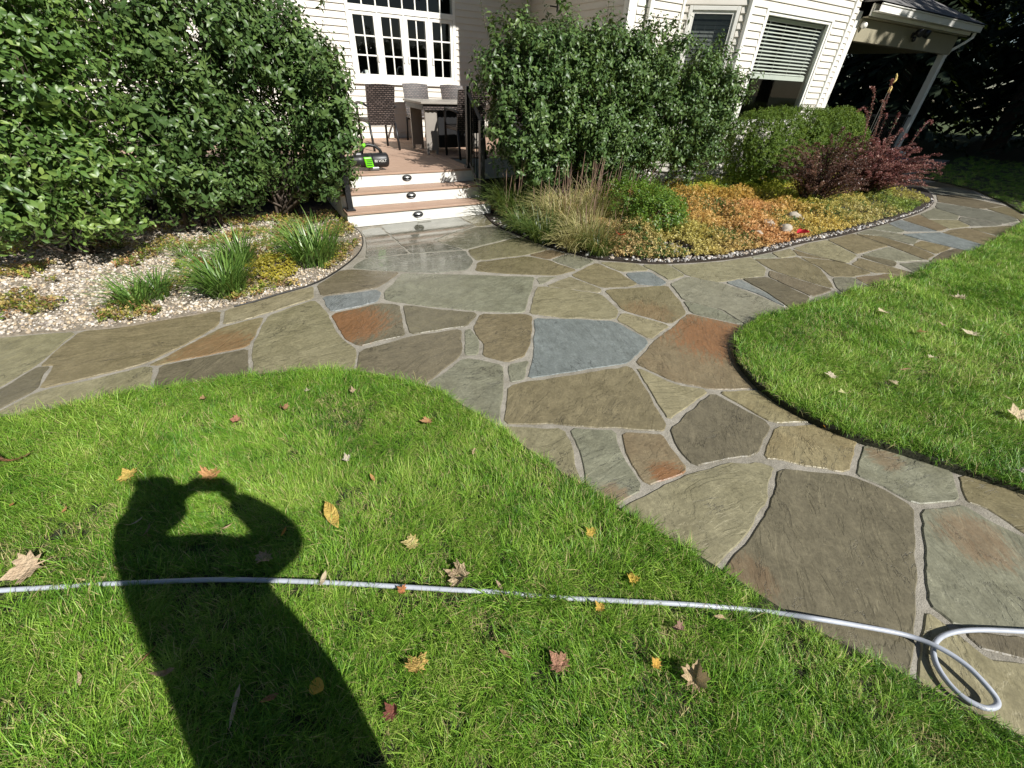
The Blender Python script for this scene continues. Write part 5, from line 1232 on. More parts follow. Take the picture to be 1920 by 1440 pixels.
def arching_shrub(label, base, n, H, Rr, mat, seed, extra=(), L=0.030, lean=0.0):
    q = np.random.default_rng(seed); root = empty('barberry', (base[0], base[1], 0.0), label, 'barberry', 'red leaved barberries in the planting bed')
    A = []; T = []; V = []; m = MB()
    paths = []
    for i in range(n):
        az = q.uniform(0, 6.283); rr = Rr * math.sqrt(q.uniform(0.02, 1)); h = H * (1 - 0.45 * (rr / Rr) ** 2) * q.uniform(0.45, 1.05)
        b = np.array([base[0] + q.uniform(-.09, .09), base[1] + q.uniform(-.09, .09), 0.0]); e = b + np.array([math.cos(az) * rr + lean * h, math.sin(az) * rr, h])
        c = b + np.array([math.cos(az) * rr * 0.45, math.sin(az) * rr * 0.45, h * q.uniform(0.85, 1.25)]); paths.append((b, c, e, 0.25))
    for b, c, e in extra: paths.append((np.array(b), np.array(c), np.array(e), 0.15))
    for b, c, e, st in paths:
        t = np.linspace(0, 1, 9)[:, None]; pts = (1 - t) ** 2 * b + 2 * t * (1 - t) * c + t ** 2 * e
        m.tube(pts, np.linspace(0.006, 0.0015, 9), 4)
        Ls = np.linalg.norm(np.diff(pts, axis=0), axis=1).sum(); k = int(Ls * (1 - st) / 0.014)
        vv = q.uniform()
        for s in np.linspace(st, 1, k):
            p = (1 - s) ** 2 * b + 2 * s * (1 - s) * c + s ** 2 * e
            for _ in range(3):
                a, _p = leaf_local((0, 0, 0), q.uniform(0, 6.28), q.uniform(-1.0, 0.5), L * q.uniform(0.6, 1.2), q.normal(0, 0.5)); A.append(a); T.append(p + q.normal(0, 0.008, 3)); V.append(np.clip(vv * 0.5 + q.uniform(0, 0.5), 0, 1))
    foliage(root, np.array(A), np.array(T), np.array(V), mat, 0, seed, LEAF4_V, LEAF4_T)
    m.build('stem', M['twig'], root, True); return root
b1 = gnd(1512, 392); b2 = gnd(1640, 370); 
arching_shrub('nearer brown-red barberry rising out of the yellow ground cover', b1, 150, 1.16, 0.72, M['barberry_dark'], 61)
def arc(b, px, py, Y, rise):
    e = on_y(px, py, Y); c = (np.array(b) + e) / 2; c[2] = max(b[2], e[2]) + rise; return (b, c, e)
yb2 = b2[1]
arching_shrub('farther purple-red barberry with long arching shoots by the porch', (b2[0] - 0.25, b2[1] + 0.1), 240, 1.05, 0.95, M['barberry'], 62, extra=[
    arc((b2[0] + 0.4, yb2, 0.4), 1764, 330, yb2 - 0.1, 0.45), arc((b2[0] + 0.3, yb2, 0.4), 1721, 277, yb2 + 0.3, 0.0), arc((b2[0] + 0.2, yb2, 0.5), 1746, 234, yb2 + 0.2, 0.3),
    arc((b2[0] - 0.2, yb2 + 0.4, 0.3), 1672, 150, yb2 + 0.6, 0.0), arc((b2[0] - 0.4, yb2 + 0.4, 0.3), 1632, 165, yb2 + 0.6, 0.1), arc((b2[0] - 0.3, yb2 + 0.4, 0.3), 1607, 210, yb2 + 0.5, 0.3), arc((b2[0] + 0.1, yb2 + 0.3, 0.4), 1682, 220, yb2 + 0.3, 0.3), arc((b2[0] + 0.3, yb2, 0.2), 1731, 345, yb2 - 0.2, 0.3),
    arc((b2[0] - 0.1, yb2 + 0.4, 0.4), 1652, 190, yb2 + 0.6, 0.1), arc((b2[0] + 0.0, yb2 + 0.4, 0.4), 1660, 215, yb2 + 0.5, 0.1), arc((b2[0] + 0.2, yb2 + 0.3, 0.4), 1690, 250, yb2 + 0.4, 0.3)])

def clump(name, label, cat, group, base, n, Ln, spread, mat, seed, w=0.008, seg=6, r=0.10, stalks=0, stalk_h=0.5, z0=0.0, lay=0.9, lean=(0, 0)):
    """a tuft of strap-shaped blades arching outwards"""
    q = np.random.default_rng(seed); root = empty(name, (base[0], base[1], z0), label, cat, group); V = []; T = []; VV = []; k = 0
    for i in range(n):
        az = q.uniform(0, 6.283); rr = r * math.sqrt(q.uniform()); p = np.array([base[0] + rr * math.cos(az), base[1] + rr * math.sin(az), z0])
        az += q.normal(0, 0.5); d = np.array([math.cos(az), math.sin(az), 0]); d[:2] += np.array(lean) * q.uniform(0.3, 1); sd = np.array([-d[1], d[0], 0]); sd /= np.linalg.norm(sd); L = Ln * q.uniform(0.55, 1.1); a0 = q.uniform(0.05, 0.45) * spread; a1 = a0 + q.uniform(0.4, 1.0) * lay * 2.0
        ww = w * q.uniform(0.7, 1.2); vv = q.uniform()
        for s in range(seg + 1):
            u = s / seg; wd = ww * (1 - u ** 2.2) * (0.6 + 0.4 * min(1, u * 4)) / 2 + 0.0004
            V += [p - sd * wd + (0, 0, 0.001), p + sd * wd]; VV += [vv, vv]
            ang = a0 + (a1 - a0) * u ** 1.5
            p = p + L / seg * np.array([d[0] * math.sin(ang), d[1] * math.sin(ang), math.cos(ang)])
            if p[2] < z0 + 0.004: p[2] = z0 + 0.004
            if s: T += [(k - 2, k - 1, k + 1), (k - 2, k + 1, k)]
            k += 2
    o = fast_mesh('blades', V, T, mat, parent=root, vattr=VV); o['kind'] = 'stuff'
    if stalks:
        m = MB()
        for i in range(stalks):
            az = q.uniform(0, 6.28); b = np.array([base[0] + q.normal(0, r), base[1] + q.normal(0, r * 0.6), z0]); hh = stalk_h * q.uniform(0.7, 1.1); t = b + np.array([math.cos(az) * 0.10 + lean[0] * 0.2, math.sin(az) * 0.07, hh])
            m.tube([b, (b + t) / 2 + (0, 0, 0.03), t * 0.9 + b * 0.1, t], [0.0025, 0.0022, 0.0038, 0.001], 4)
        m.build('seed_stalk', M['stalk'], root)
    return root
SG = 'green strap leaved clumps in the gravel bed'
clump('strap_leaf_clump', 'largest green strap-leaved clump beside the steps', 'plant', SG, gnd(590, 492), 420, 0.52, 1.5, M['daylily'], 71, r=0.20, w=0.011)
clump('strap_leaf_clump', 'green strap-leaved clump in the middle of the gravel bed, near the edging', 'plant', SG, gnd(428, 552), 380, 0.46, 1.5, M['daylily'], 72, r=0.13, w=0.010)
clump('strap_leaf_clump', 'back part of the middle green clump, standing towards the shrubs', 'plant', SG, gnd(452, 500), 220, 0.44, 1.4, M['daylily'], 75, r=0.10, w=0.010)
clump('strap_leaf_clump', 'low green strap-leaved clump at the left, closest to the gravel edge', 'plant', SG, gnd(262, 578), 140, 0.34, 1.6, M['daylily'], 73, r=0.08, w=0.010)
clump('strap_leaf_clump', 'small green clump right of the lowest one, leaning over gravel', 'plant', SG, gnd(300, 560), 120, 0.34, 1.6, M['daylily'], 76, r=0.07, w=0.010)
clump('strap_leaf_clump', 'sparse wispy grey green clump nearest the shaded shrub', 'plant', SG, gnd(352, 482), 80, 0.26, 1.7, M['daylily'], 74, r=0.08, w=0.006)
OG = 'ornamental grasses at the path corner'
clump('ornamental_grass', 'dark green arching grass beside the bottom step', 'ornamental grass', OG, gnd(968, 405), 560, 0.66, 1.9, M['orn_green'], 81, r=0.24, w=0.009, stalks=14, stalk_h=0.8, z0=0.01)
clump('ornamental_grass', 'straw coloured grass with dry seed stalks in the middle of the corner', 'ornamental grass', OG, gnd(1062, 428), 700, 0.62, 1.8, M['orn_grass'], 82, r=0.28, w=0.007, stalks=26, stalk_h=0.72, z0=0.01)
clump('ornamental_grass', 'straw grass leaning over the path at the tip of the bed', 'ornamental grass', OG, gnd(1105, 462), 520, 0.52, 1.9, M['orn_grass'], 83, r=0.22, w=0.007, stalks=14, stalk_h=0.5, z0=0.01)
clump('ornamental_grass', 'tall pale feather grass behind, against the dark shrub', 'ornamental grass', OG, gnd(1122, 415), 520, 0.62, 1.5, M['orn_grass'], 84, r=0.24, w=0.006, stalks=34, stalk_h=0.78, z0=0.01, lean=(0.25, 0))
clump('ornamental_grass', 'short green grass at the edge of the path below the arching one', 'ornamental grass', OG, gnd(1020, 452), 360, 0.44, 1.7, M['orn_green'], 85, r=0.18, w=0.008, z0=0.01)
clump('ornamental_grass', 'low green grass hanging over the stones halfway along the corner', 'ornamental grass', OG, gnd(985, 436), 320, 0.40, 1.9, M['orn_green'], 86, r=0.15, w=0.008, z0=0.01)
clump('ornamental_grass', 'short mixed grass at the very tip of the corner, over the path edge', 'ornamental grass', OG, gnd(1075, 468), 340, 0.36, 1.9, M['orn_grass'], 87, r=0.16, w=0.007, z0=0.01)
clump('ornamental_grass', 'small green grass at the tip of the corner beside the orange cover', 'ornamental grass', OG, gnd(1122, 478), 260, 0.32, 1.8, M['orn_green'], 88, r=0.12, w=0.007, z0=0.01)
pc = gnd(1225, 440)
small_shrub('perennial', 'bright green leafy perennial between the straw grass and the orange ground cover', 'plant', None, (pc[0], pc[1]),
            [(np.array([pc[0], pc[1] + 0.05, 0.24]), np.array([0.38, 0.36, 0.25])), (np.array([pc[0] + 0.32, pc[1] + 0.25, 0.18]), np.array([0.34, 0.34, 0.20])), (np.array([pc[0] + 0.0, pc[1] + 0.55, 0.28]), np.array([0.4, 0.4, 0.27])), (np.array([pc[0] + 0.5, pc[1] + 0.75, 0.22]), np.array([0.4, 0.4, 0.22]))], 1700, 0.042, M['perennial'], 91, k=8, shell=(0.6, 1.0), rough=0.3)
yc = gnd(512, 515)
small_shrub('perennial', 'low yellow leaved plant between the two big green clumps', 'plant', None, (yc[0], yc[1]), [(np.array([yc[0], yc[1], 0.04]), np.array([0.22, 0.26, 0.10]))], 260, 0.032, M['yellow_leaf'], 92, k=6, shell=(0.5, 1.0), rough=0.3)

# ground cover: one carpet of small leafy sprigs
def cover_tpl(seed, n=9, L=0.022):
    q = np.random.default_rng(seed); V = []; T = []
    for i in range(n):
        a, t = leaf_local((q.normal(0, 0.006), q.normal(0, 0.006), q.uniform(0, 0.03)), q.uniform(0, 6.28), q.uniform(-0.9, 0.3), L * q.uniform(0.7, 1.2), q.normal(0, 0.4))
        V.append(LEAF4_V @ a.T + t); T.append(LEAF4_T + 5 * i)
    return fast_mesh('cover_sprig', np.concatenate(V), np.concatenate(T), M['cover_leaf'], parent=False)
COV = [cover_tpl(i) for i in range(5)]
ANCH = [((1180, 470), (196, 166, 122)), ((1350, 432), (208, 170, 104)), ((1410, 405), (210, 158, 108)), ((1330, 355), (176, 194, 74)), ((1450, 352), (214, 200, 92)), ((1500, 425), (208, 184, 104)), ((1620, 405), (192, 178, 114)), ((1700, 372), (190, 178, 104)), ((1655, 358), (220, 210, 78)), ((1560, 385), (204, 188, 104)), ((1722, 394), (140, 158, 74)), ((1300, 330), (166, 188, 74)), ((1400, 335), (194, 190, 80)), ((1290, 455), (192, 180, 104)), ((1395, 470), (198, 168, 112)), ((1480, 380), (206, 206, 84)), ((1420, 450), (212, 160, 112)), ((1370, 385), (212, 176, 96)), ((1240, 470), (190, 176, 110))]
AP = np.array([gnd(*a[0])[:2] for a in ANCH]); AC = np.array([srgb(*a[1])[:3] for a in ANCH])
q = np.random.default_rng(95)
P = np.c_[q.uniform(2.9, 11.3, 74000), q.uniform(2.7, 6.0, 74000)]
P = P[inside(bed_right, P)]; ed = edge_dist(BED_R, P, False)
lim = np.array(gnd(1119, 487)[:2])
k = (ed > 0.10 + 0.05 * nz(P, 2.0, 2)) & (np.linalg.norm(P - gnd(1265, 470)[:2], axis=1) > 0.20 + 0.1 * nz(P, 5, 3))
k &= (P[:, 0] > 3.3) | (q.uniform(size=len(P)) < 0.3)
P = P[k]; ed = ed[k]
k = q.uniform(size=len(P)) < np.clip(1.0 - 0.11 * (P[:, 0] - 4), 0.30, 1) * 0.85; P = P[k]; ed = ed[k]; n = len(P)
w = np.exp(-np.linalg.norm(P[:, None] - AP[None], axis=2) / 0.17); w /= w.sum(1)[:, None]
tint = (w @ AC) * q.uniform(0.75, 1.25, (n, 1)) * np.array([1.02, 1.05, 0.95])
gm = (q.uniform(size=n) < 0.16 + 0.5 * nz(P, 1.8, 31))[:, None]; tint = np.where(gm, np.array([[0.09, 0.16, 0.03]]), tint)
hh = 0.02 + 0.12 * np.clip(ed / 0.7, 0, 1) * (1 + 1.3 * nz(P, 2.6, 8)) + 0.03 * nz(P, 9, 1)
zz = 0.012 + np.maximum(hh, 0.01) * q.uniform(0.15, 1.15, n) ** 0.7
scatter('ground_cover', np.c_[P, zz], np.c_[q.normal(0, 0.4, n), q.normal(0, 0.4, n), q.uniform(0, 6.28, n)], q.uniform(0.75, 1.35, n), q.integers(0, 5, n), COV, tint, label='carpet of small yellow and orange leaves covering the planting bed')
# leaf litter and creeping plants among the gravel
P = np.c_[q.uniform(-3.4, 1.1, 17000), q.uniform(3.3, 6.4, 17000)]; P = P[inside(bed_left, P)]; P = P[edge_dist(BED_L, P, False) > 0.03]
near = np.clip((P[:, 0] + 1.0) / 1.6, 0.0, 1); mk = nz(P, 2.4, 11)
P = P[(mk > 0.17 - 0.36 * near) & (q.uniform(size=len(P)) < 0.85)]; n = len(P)
TL = np.array([srgb(*c)[:3] for c in [(190, 184, 70), (176, 164, 84), (204, 178, 110), (130, 150, 58), (196, 150, 100), (216, 200, 140), (168, 136, 98), (150, 168, 70)]])
scatter('leaf_litter', np.c_[P, 0.022 + q.uniform(0, 0.025, n)], np.c_[q.normal(0, 0.4, n), q.normal(0, 0.4, n), q.uniform(0, 6.28, n)], q.uniform(0.6, 1.4, n), q.integers(0, 5, n), COV, TL[q.integers(0, len(TL), n)] * q.uniform(0.5, 0.95, (n, 1)), label='yellow creeping leaves and litter scattered through the gravel')

# ------------------------------------------------------------------ woods beyond the porch, tall trees to the right that shade them
def conifer_mesh(seed, H=11.0):
    q = np.random.default_rng(seed); V = []; T = []; VV = []; k = 0
    for i in range(190):
        z = 0.9 + (H - 1.0) * (i / 190) ** 0.85; R0 = 0.30 * (H - z) + 0.35; az = i * 2.4 + q.normal(0, 0.2); Lb = R0 * q.uniform(0.75, 1.1)
        d = np.array([math.cos(az), math.sin(az), 0]); sd = np.array([-d[1], d[0], 0])
        for j in range(34):
            u = q.uniform(0.12, 1.0); side = q.choice([-1, 1]); p = d * Lb * u + np.array([0, 0, z - 0.42 * Lb * u ** 1.6 + 0.1 * u])
            l = (0.50 * (1 - u) + 0.22) * q.uniform(0.6, 1.2); e = p + (sd * side * 0.8 + d * 0.55) * l + np.array([0, 0, -l * q.uniform(0.3, 0.8)]); wv = np.cross(e - p, [0, 0, 1.0]); wv /= np.linalg.norm(wv) + 1e-9
            m1 = p * 0.45 + e * 0.55; wv = wv * l * 0.20 + np.array([0, 0, 0.02])
            V += [p, m1 + wv, e, m1 - wv]; T += [(k, k + 1, k + 2), (k, k + 2, k + 3)]; VV += [q.uniform()] * 4; k += 4
    return V, T, VV
CONI = []
for s in (0, 1):
    V, T, VV = conifer_mesh(120 + s); o = fast_mesh('crown', V, T, M['conifer'], parent=False, vattr=VV); CONI.append(o.data); bpy.data.objects.remove(o)
m = MB(); m.tube([(0, 0, -0.2), (0.03, 0, 3), (0, 0.05, 7), (0, 0, 10.8)], [0.24, 0.19, 0.11, 0.02], 8); o = m.build('trunk', M['bark'], None, True); TRK = o.data; bpy.data.objects.remove(o)
TREES = [(21.5, 9.5, 1.05, 'dark spruce right behind the porch corner post'), (24.5, 6.9, 1.15, 'dark spruce with a thick bare trunk right of the porch'), (27.0, 4.2, 1.2, 'dark spruce at the right edge above the shaded lawn'),
         (20.5, 13.5, 1.1, 'dark spruce seen through the porch opening at its right'), (25.5, 12.5, 1.25, 'dark spruce farthest back behind the porch roof'), (29.5, 8.2, 1.25, 'dark spruce filling the gap between the trunk and the right edge'),
         (16.5, 14.6, 1.1, 'dark spruce seen through the middle of the porch'), (33.0, 1.5, 1.3, 'dark spruce at the far right end of the lawn'), (13.6, 15.2, 1.0, 'dark spruce glimpsed beside the house wall through the porch'), (31.5, 12.5, 1.35, 'tall dark spruce at the back of the woods')] + [(x, y, s, 'dark spruce deep in the woods behind the first row') for x, y, s in ((37, 5, 1.5), (36, 10, 1.5), (38.5, 0.5, 1.4), (36.5, 15, 1.5), (30, 17, 1.5), (24, 18, 1.5), (18.5, 19, 1.5), (42, -3, 1.5), (22.8, 4.9, 0.8), (28.5, 0.3, 0.9))]
for i, (x, y, s, lb) in enumerate(TREES):
    r = empty('spruce_tree', (x, y, -0.05), lb, 'tree', 'dark spruces beyond the porch'); r.scale = (s, s, s); r.rotation_euler = (0, 0, i * 1.7)
    for nm, d in (('trunk', TRK), ('crown', CONI[i % 2])):
        c = bpy.data.objects.new(nm, d); C.objects.link(c); c.parent = r
        if nm == 'crown': c['kind'] = 'stuff'; c.location = (0, 0, 1.6 if i == 1 else 0.0)
def broadleaf(loc, H, R, seed, label):
    q = np.random.default_rng(seed); root = empty('shade_tree', loc, label, 'tree', 'tall trees right of the lawn')
    b = np.array(loc, float); m = MB(); m.tube([b + (0, 0, -0.2), b + (0.1, 0, H * 0.3), b + (0, 0.1, H * 0.7)], [0.35, 0.27, 0.1], 8)
    bl_ = [(b + np.array([q.uniform(-.5, .5) * R, q.uniform(-.5, .5) * R, H * q.uniform(0.5, 0.95)]), np.array([1, 1, 0.75]) * R * q.uniform(0.5, 0.75)) for _ in range(9)]
    for c, r in bl_: m.tube([b + (0, 0, H * 0.35), (b + c) / 2 + (0, 0, H * 0.2), c], [0.12, 0.08, 0.03], 6)
    m.build('trunk', M['bark'], root, True)
    n = 5200; P, Nn = crown_points(bl_, n, q, (0.3, 1.0), 0.3, 1.5); Fm = frames(Nn + q.normal(0, 0.8, (n, 3)), q)
    foliage(root, Fm * 0.55, P, q.uniform(size=n), M['tree_leaf'], 0, seed, LEAF4_V, LEAF4_T, 'crown')
for i, (x, y, H, R) in enumerate([(20.5, -6.2, 12, 4.6), (25.0, -5.0, 13, 5.0), (30.5, -5.5, 13.5, 5.4), (27.5, -11.5, 16, 5.6), (21.8, -12.2, 16.5, 5.0), (33.5, -12.5, 17, 6.0)]):
    broadleaf((x, y, -0.05), H, R, 150 + i, ['tall leafy tree nearest the lawn, shading the far path', 'tall leafy tree whose shade falls on the woods edge', 'leafy tree at the far right, shading the spruces', 'tall leafy tree behind the others on the right', 'tall leafy tree closest to the photographer on the right', 'tallest leafy tree at the far right'][i])

proto = bpy.data.objects['shade_tree']  # unseen copies added around the lawn to block sky light and deepen shadows
for i, (x, y, s, rz) in enumerate([(-13, 1, 1.0, 0.5), (-15, -9, 1.15, 1.9), (-10.5, -18.5, 1.1, 3.0), (0, -24, 1.15, 4.1), (9.5, -25, 1.15, 5.2), (18, -24, 1.2, 0.9), (-18, 9, 1.1, 2.4)]):
    r = proto.copy(); C.objects.link(r); r.location = (x, y, -0.05); r.rotation_euler = (0, 0, rz); r.scale = (s, s, s); r['label'] = 'unseen leafy tree added out of view to dim the sky light'; r['group'] = 'unseen trees added round the lawn to dim the sky'
    for ch in list(proto.children):
        c = ch.copy(); C.objects.link(c); c.parent = r
# ------------------------------------------------------------------ small things: rocks, red leaf, hose, fallen leaves, the photographer
def rock(px, py, w, label, seed, flat=0.55):
    q = np.random.default_rng(seed); p = gnd(px, py, 0.10); s = depth_scale(p) * w / 2
    bm = bmesh.new(); bmesh.ops.create_icosphere(bm, subdivisions=3, radius=1.0)
    for v in bm.verts:
        d = Vector(v.co); k = 1 + 0.28 * mnoise.noise(d * 1.6 + Vector((seed, 0, 0))) + 0.10 * mnoise.noise(d * 4 + Vector((seed, 3, 0)))
        v.co = Vector((d.x * s * k, d.y * s * 0.8 * k, d.z * s * flat * k))
    me = bpy.data.meshes.new('rock'); bm.to_mesh(me); bm.free(); me.materials.append(M['rock']); me.shade_smooth()
    o = bpy.data.objects.new('rock', me); C.objects.link(o); o.location = p; o.rotation_euler = (0.2, 0.1, q.uniform(0, 6)); tag(o, label, 'rock', 'pale rocks in the ground cover')
rock(1440, 421, 30, 'pale rock at the left of the small group in the orange ground cover', 3)
rock(1473, 429, 28, 'pale rock in the middle, nearest the red leaf', 7)
rock(1490, 408, 32, 'larger pale rock farthest back of the group', 9)
rock(1418, 436, 26, 'flat pale rock nearly sunk in the ground cover', 12, 0.35)

MAPLE = [(0, -.42), (.03, -.10), (.22, -.24), (.20, -.10), (.44, -.06), (.34, .04), (.50, .16), (.36, .18), (.34, .30), (.18, .24), (.16, .36), (.10, .40), (.0, .58), (-.10, .40), (-.16, .36), (-.18, .24), (-.34, .30), (-.36, .18), (-.50, .16), (-.34, .04), (-.44, -.06), (-.20, -.10), (-.22, -.24), (-.03, -.10)]
OVAL = [(0, -.5), (.08, -.36), (.17, -.15), (.19, .05), (.14, .25), (.06, .42), (0, .52), (-.06, .42), (-.14, .25), (-.19, .05), (-.17, -.15), (-.08, -.36)]
ROUND = [(0, -.5), (.16, -.40), (.32, -.2), (.38, .02), (.30, .26), (.12, .42), (0, .46), (-.12, .42), (-.30, .26), (-.38, .02), (-.32, -.2), (-.16, -.40)]
SLIM = [(0, -.55), (.06, -.3), (.09, 0), (.06, .3), (0, .52), (-.06, .3), (-.09, 0), (-.06, -.3)]
def leaf_mesh(shape, curl, seed):
    q = np.random.default_rng(seed); P = np.array(shape); n = len(P); c = np.array([0, 0.02])
    rings = [P, c + (P - c) * 0.62, c + (P - c) * 0.28]; V = np.concatenate(rings + [c[None]])
    ph = q.uniform(0, 6.28, 3); fold = q.uniform(0.3, 1.0)
    def Z(v):
        x, y = v; r = math.hypot(x, y); a = math.atan2(y, x)
        return curl * (1.5 * r * r * (0.5 + 0.5 * math.sin(2 * a + ph[0])) + 0.9 * fold * abs(x) * 0.5 + 0.25 * r * math.sin(3 * a + ph[1])) - 0.0
    V3 = np.array([[v[0] * (1 - 0.25 * curl), v[1], Z(v)] for v in V])
    f = []
    for r in range(2): f += [(r * n + i, r * n + (i + 1) % n, (r + 1) * n + (i + 1) % n, (r + 1) * n + i) for i in range(n)]
    f += [(2 * n + i, 2 * n + (i + 1) % n, 3 * n) for i in range(n)]
    me = bpy.data.meshes.new('fallen_leaf'); me.from_pydata(V3.tolist(), [], f); me.materials.append(M['fallen']); me.shade_smooth(); return me
KINDS = {'m': MAPLE, 'o': OVAL, 'r': ROUND, 's': SLIM}
def fallen(px, py, size, kind, curl, col, col2, rot, label, z=0.068, seed=0, group='leaves fallen on the lawn'):
    p = gnd(px, py, z); s = depth_scale(p) * size * 1.15
    o = bpy.data.objects.new('fallen_leaf', leaf_mesh(KINDS[kind], curl, seed)); C.objects.link(o)
    q = np.random.default_rng(seed + 900); o.location = p; o.scale = (s, s, s); o.rotation_euler = (q.normal(0, 0.22), q.normal(0, 0.22), math.radians(rot))
    pale = lambda c_: tuple(0.76 * a_ + 0.24 * b_ for a_, b_ in zip(c_, (205, 186, 158)))
    if z > 0.03 and z < 0.11: col, col2 = pale(col), pale(col2)
    o['tint'] = list(srgb(*col)); o['tint2'] = list(srgb(*col2)); tag(o, label, 'fallen leaf', group); return o
TAN, TAN2, YEL, YEL2, ORA, BRO, BRO2, CRE, RED = (214, 188, 154), (176, 142, 110), (230, 196, 84), (204, 156, 62), (206, 146, 88), (142, 104, 76), (104, 76, 56), (232, 218, 182), (150, 80, 62)
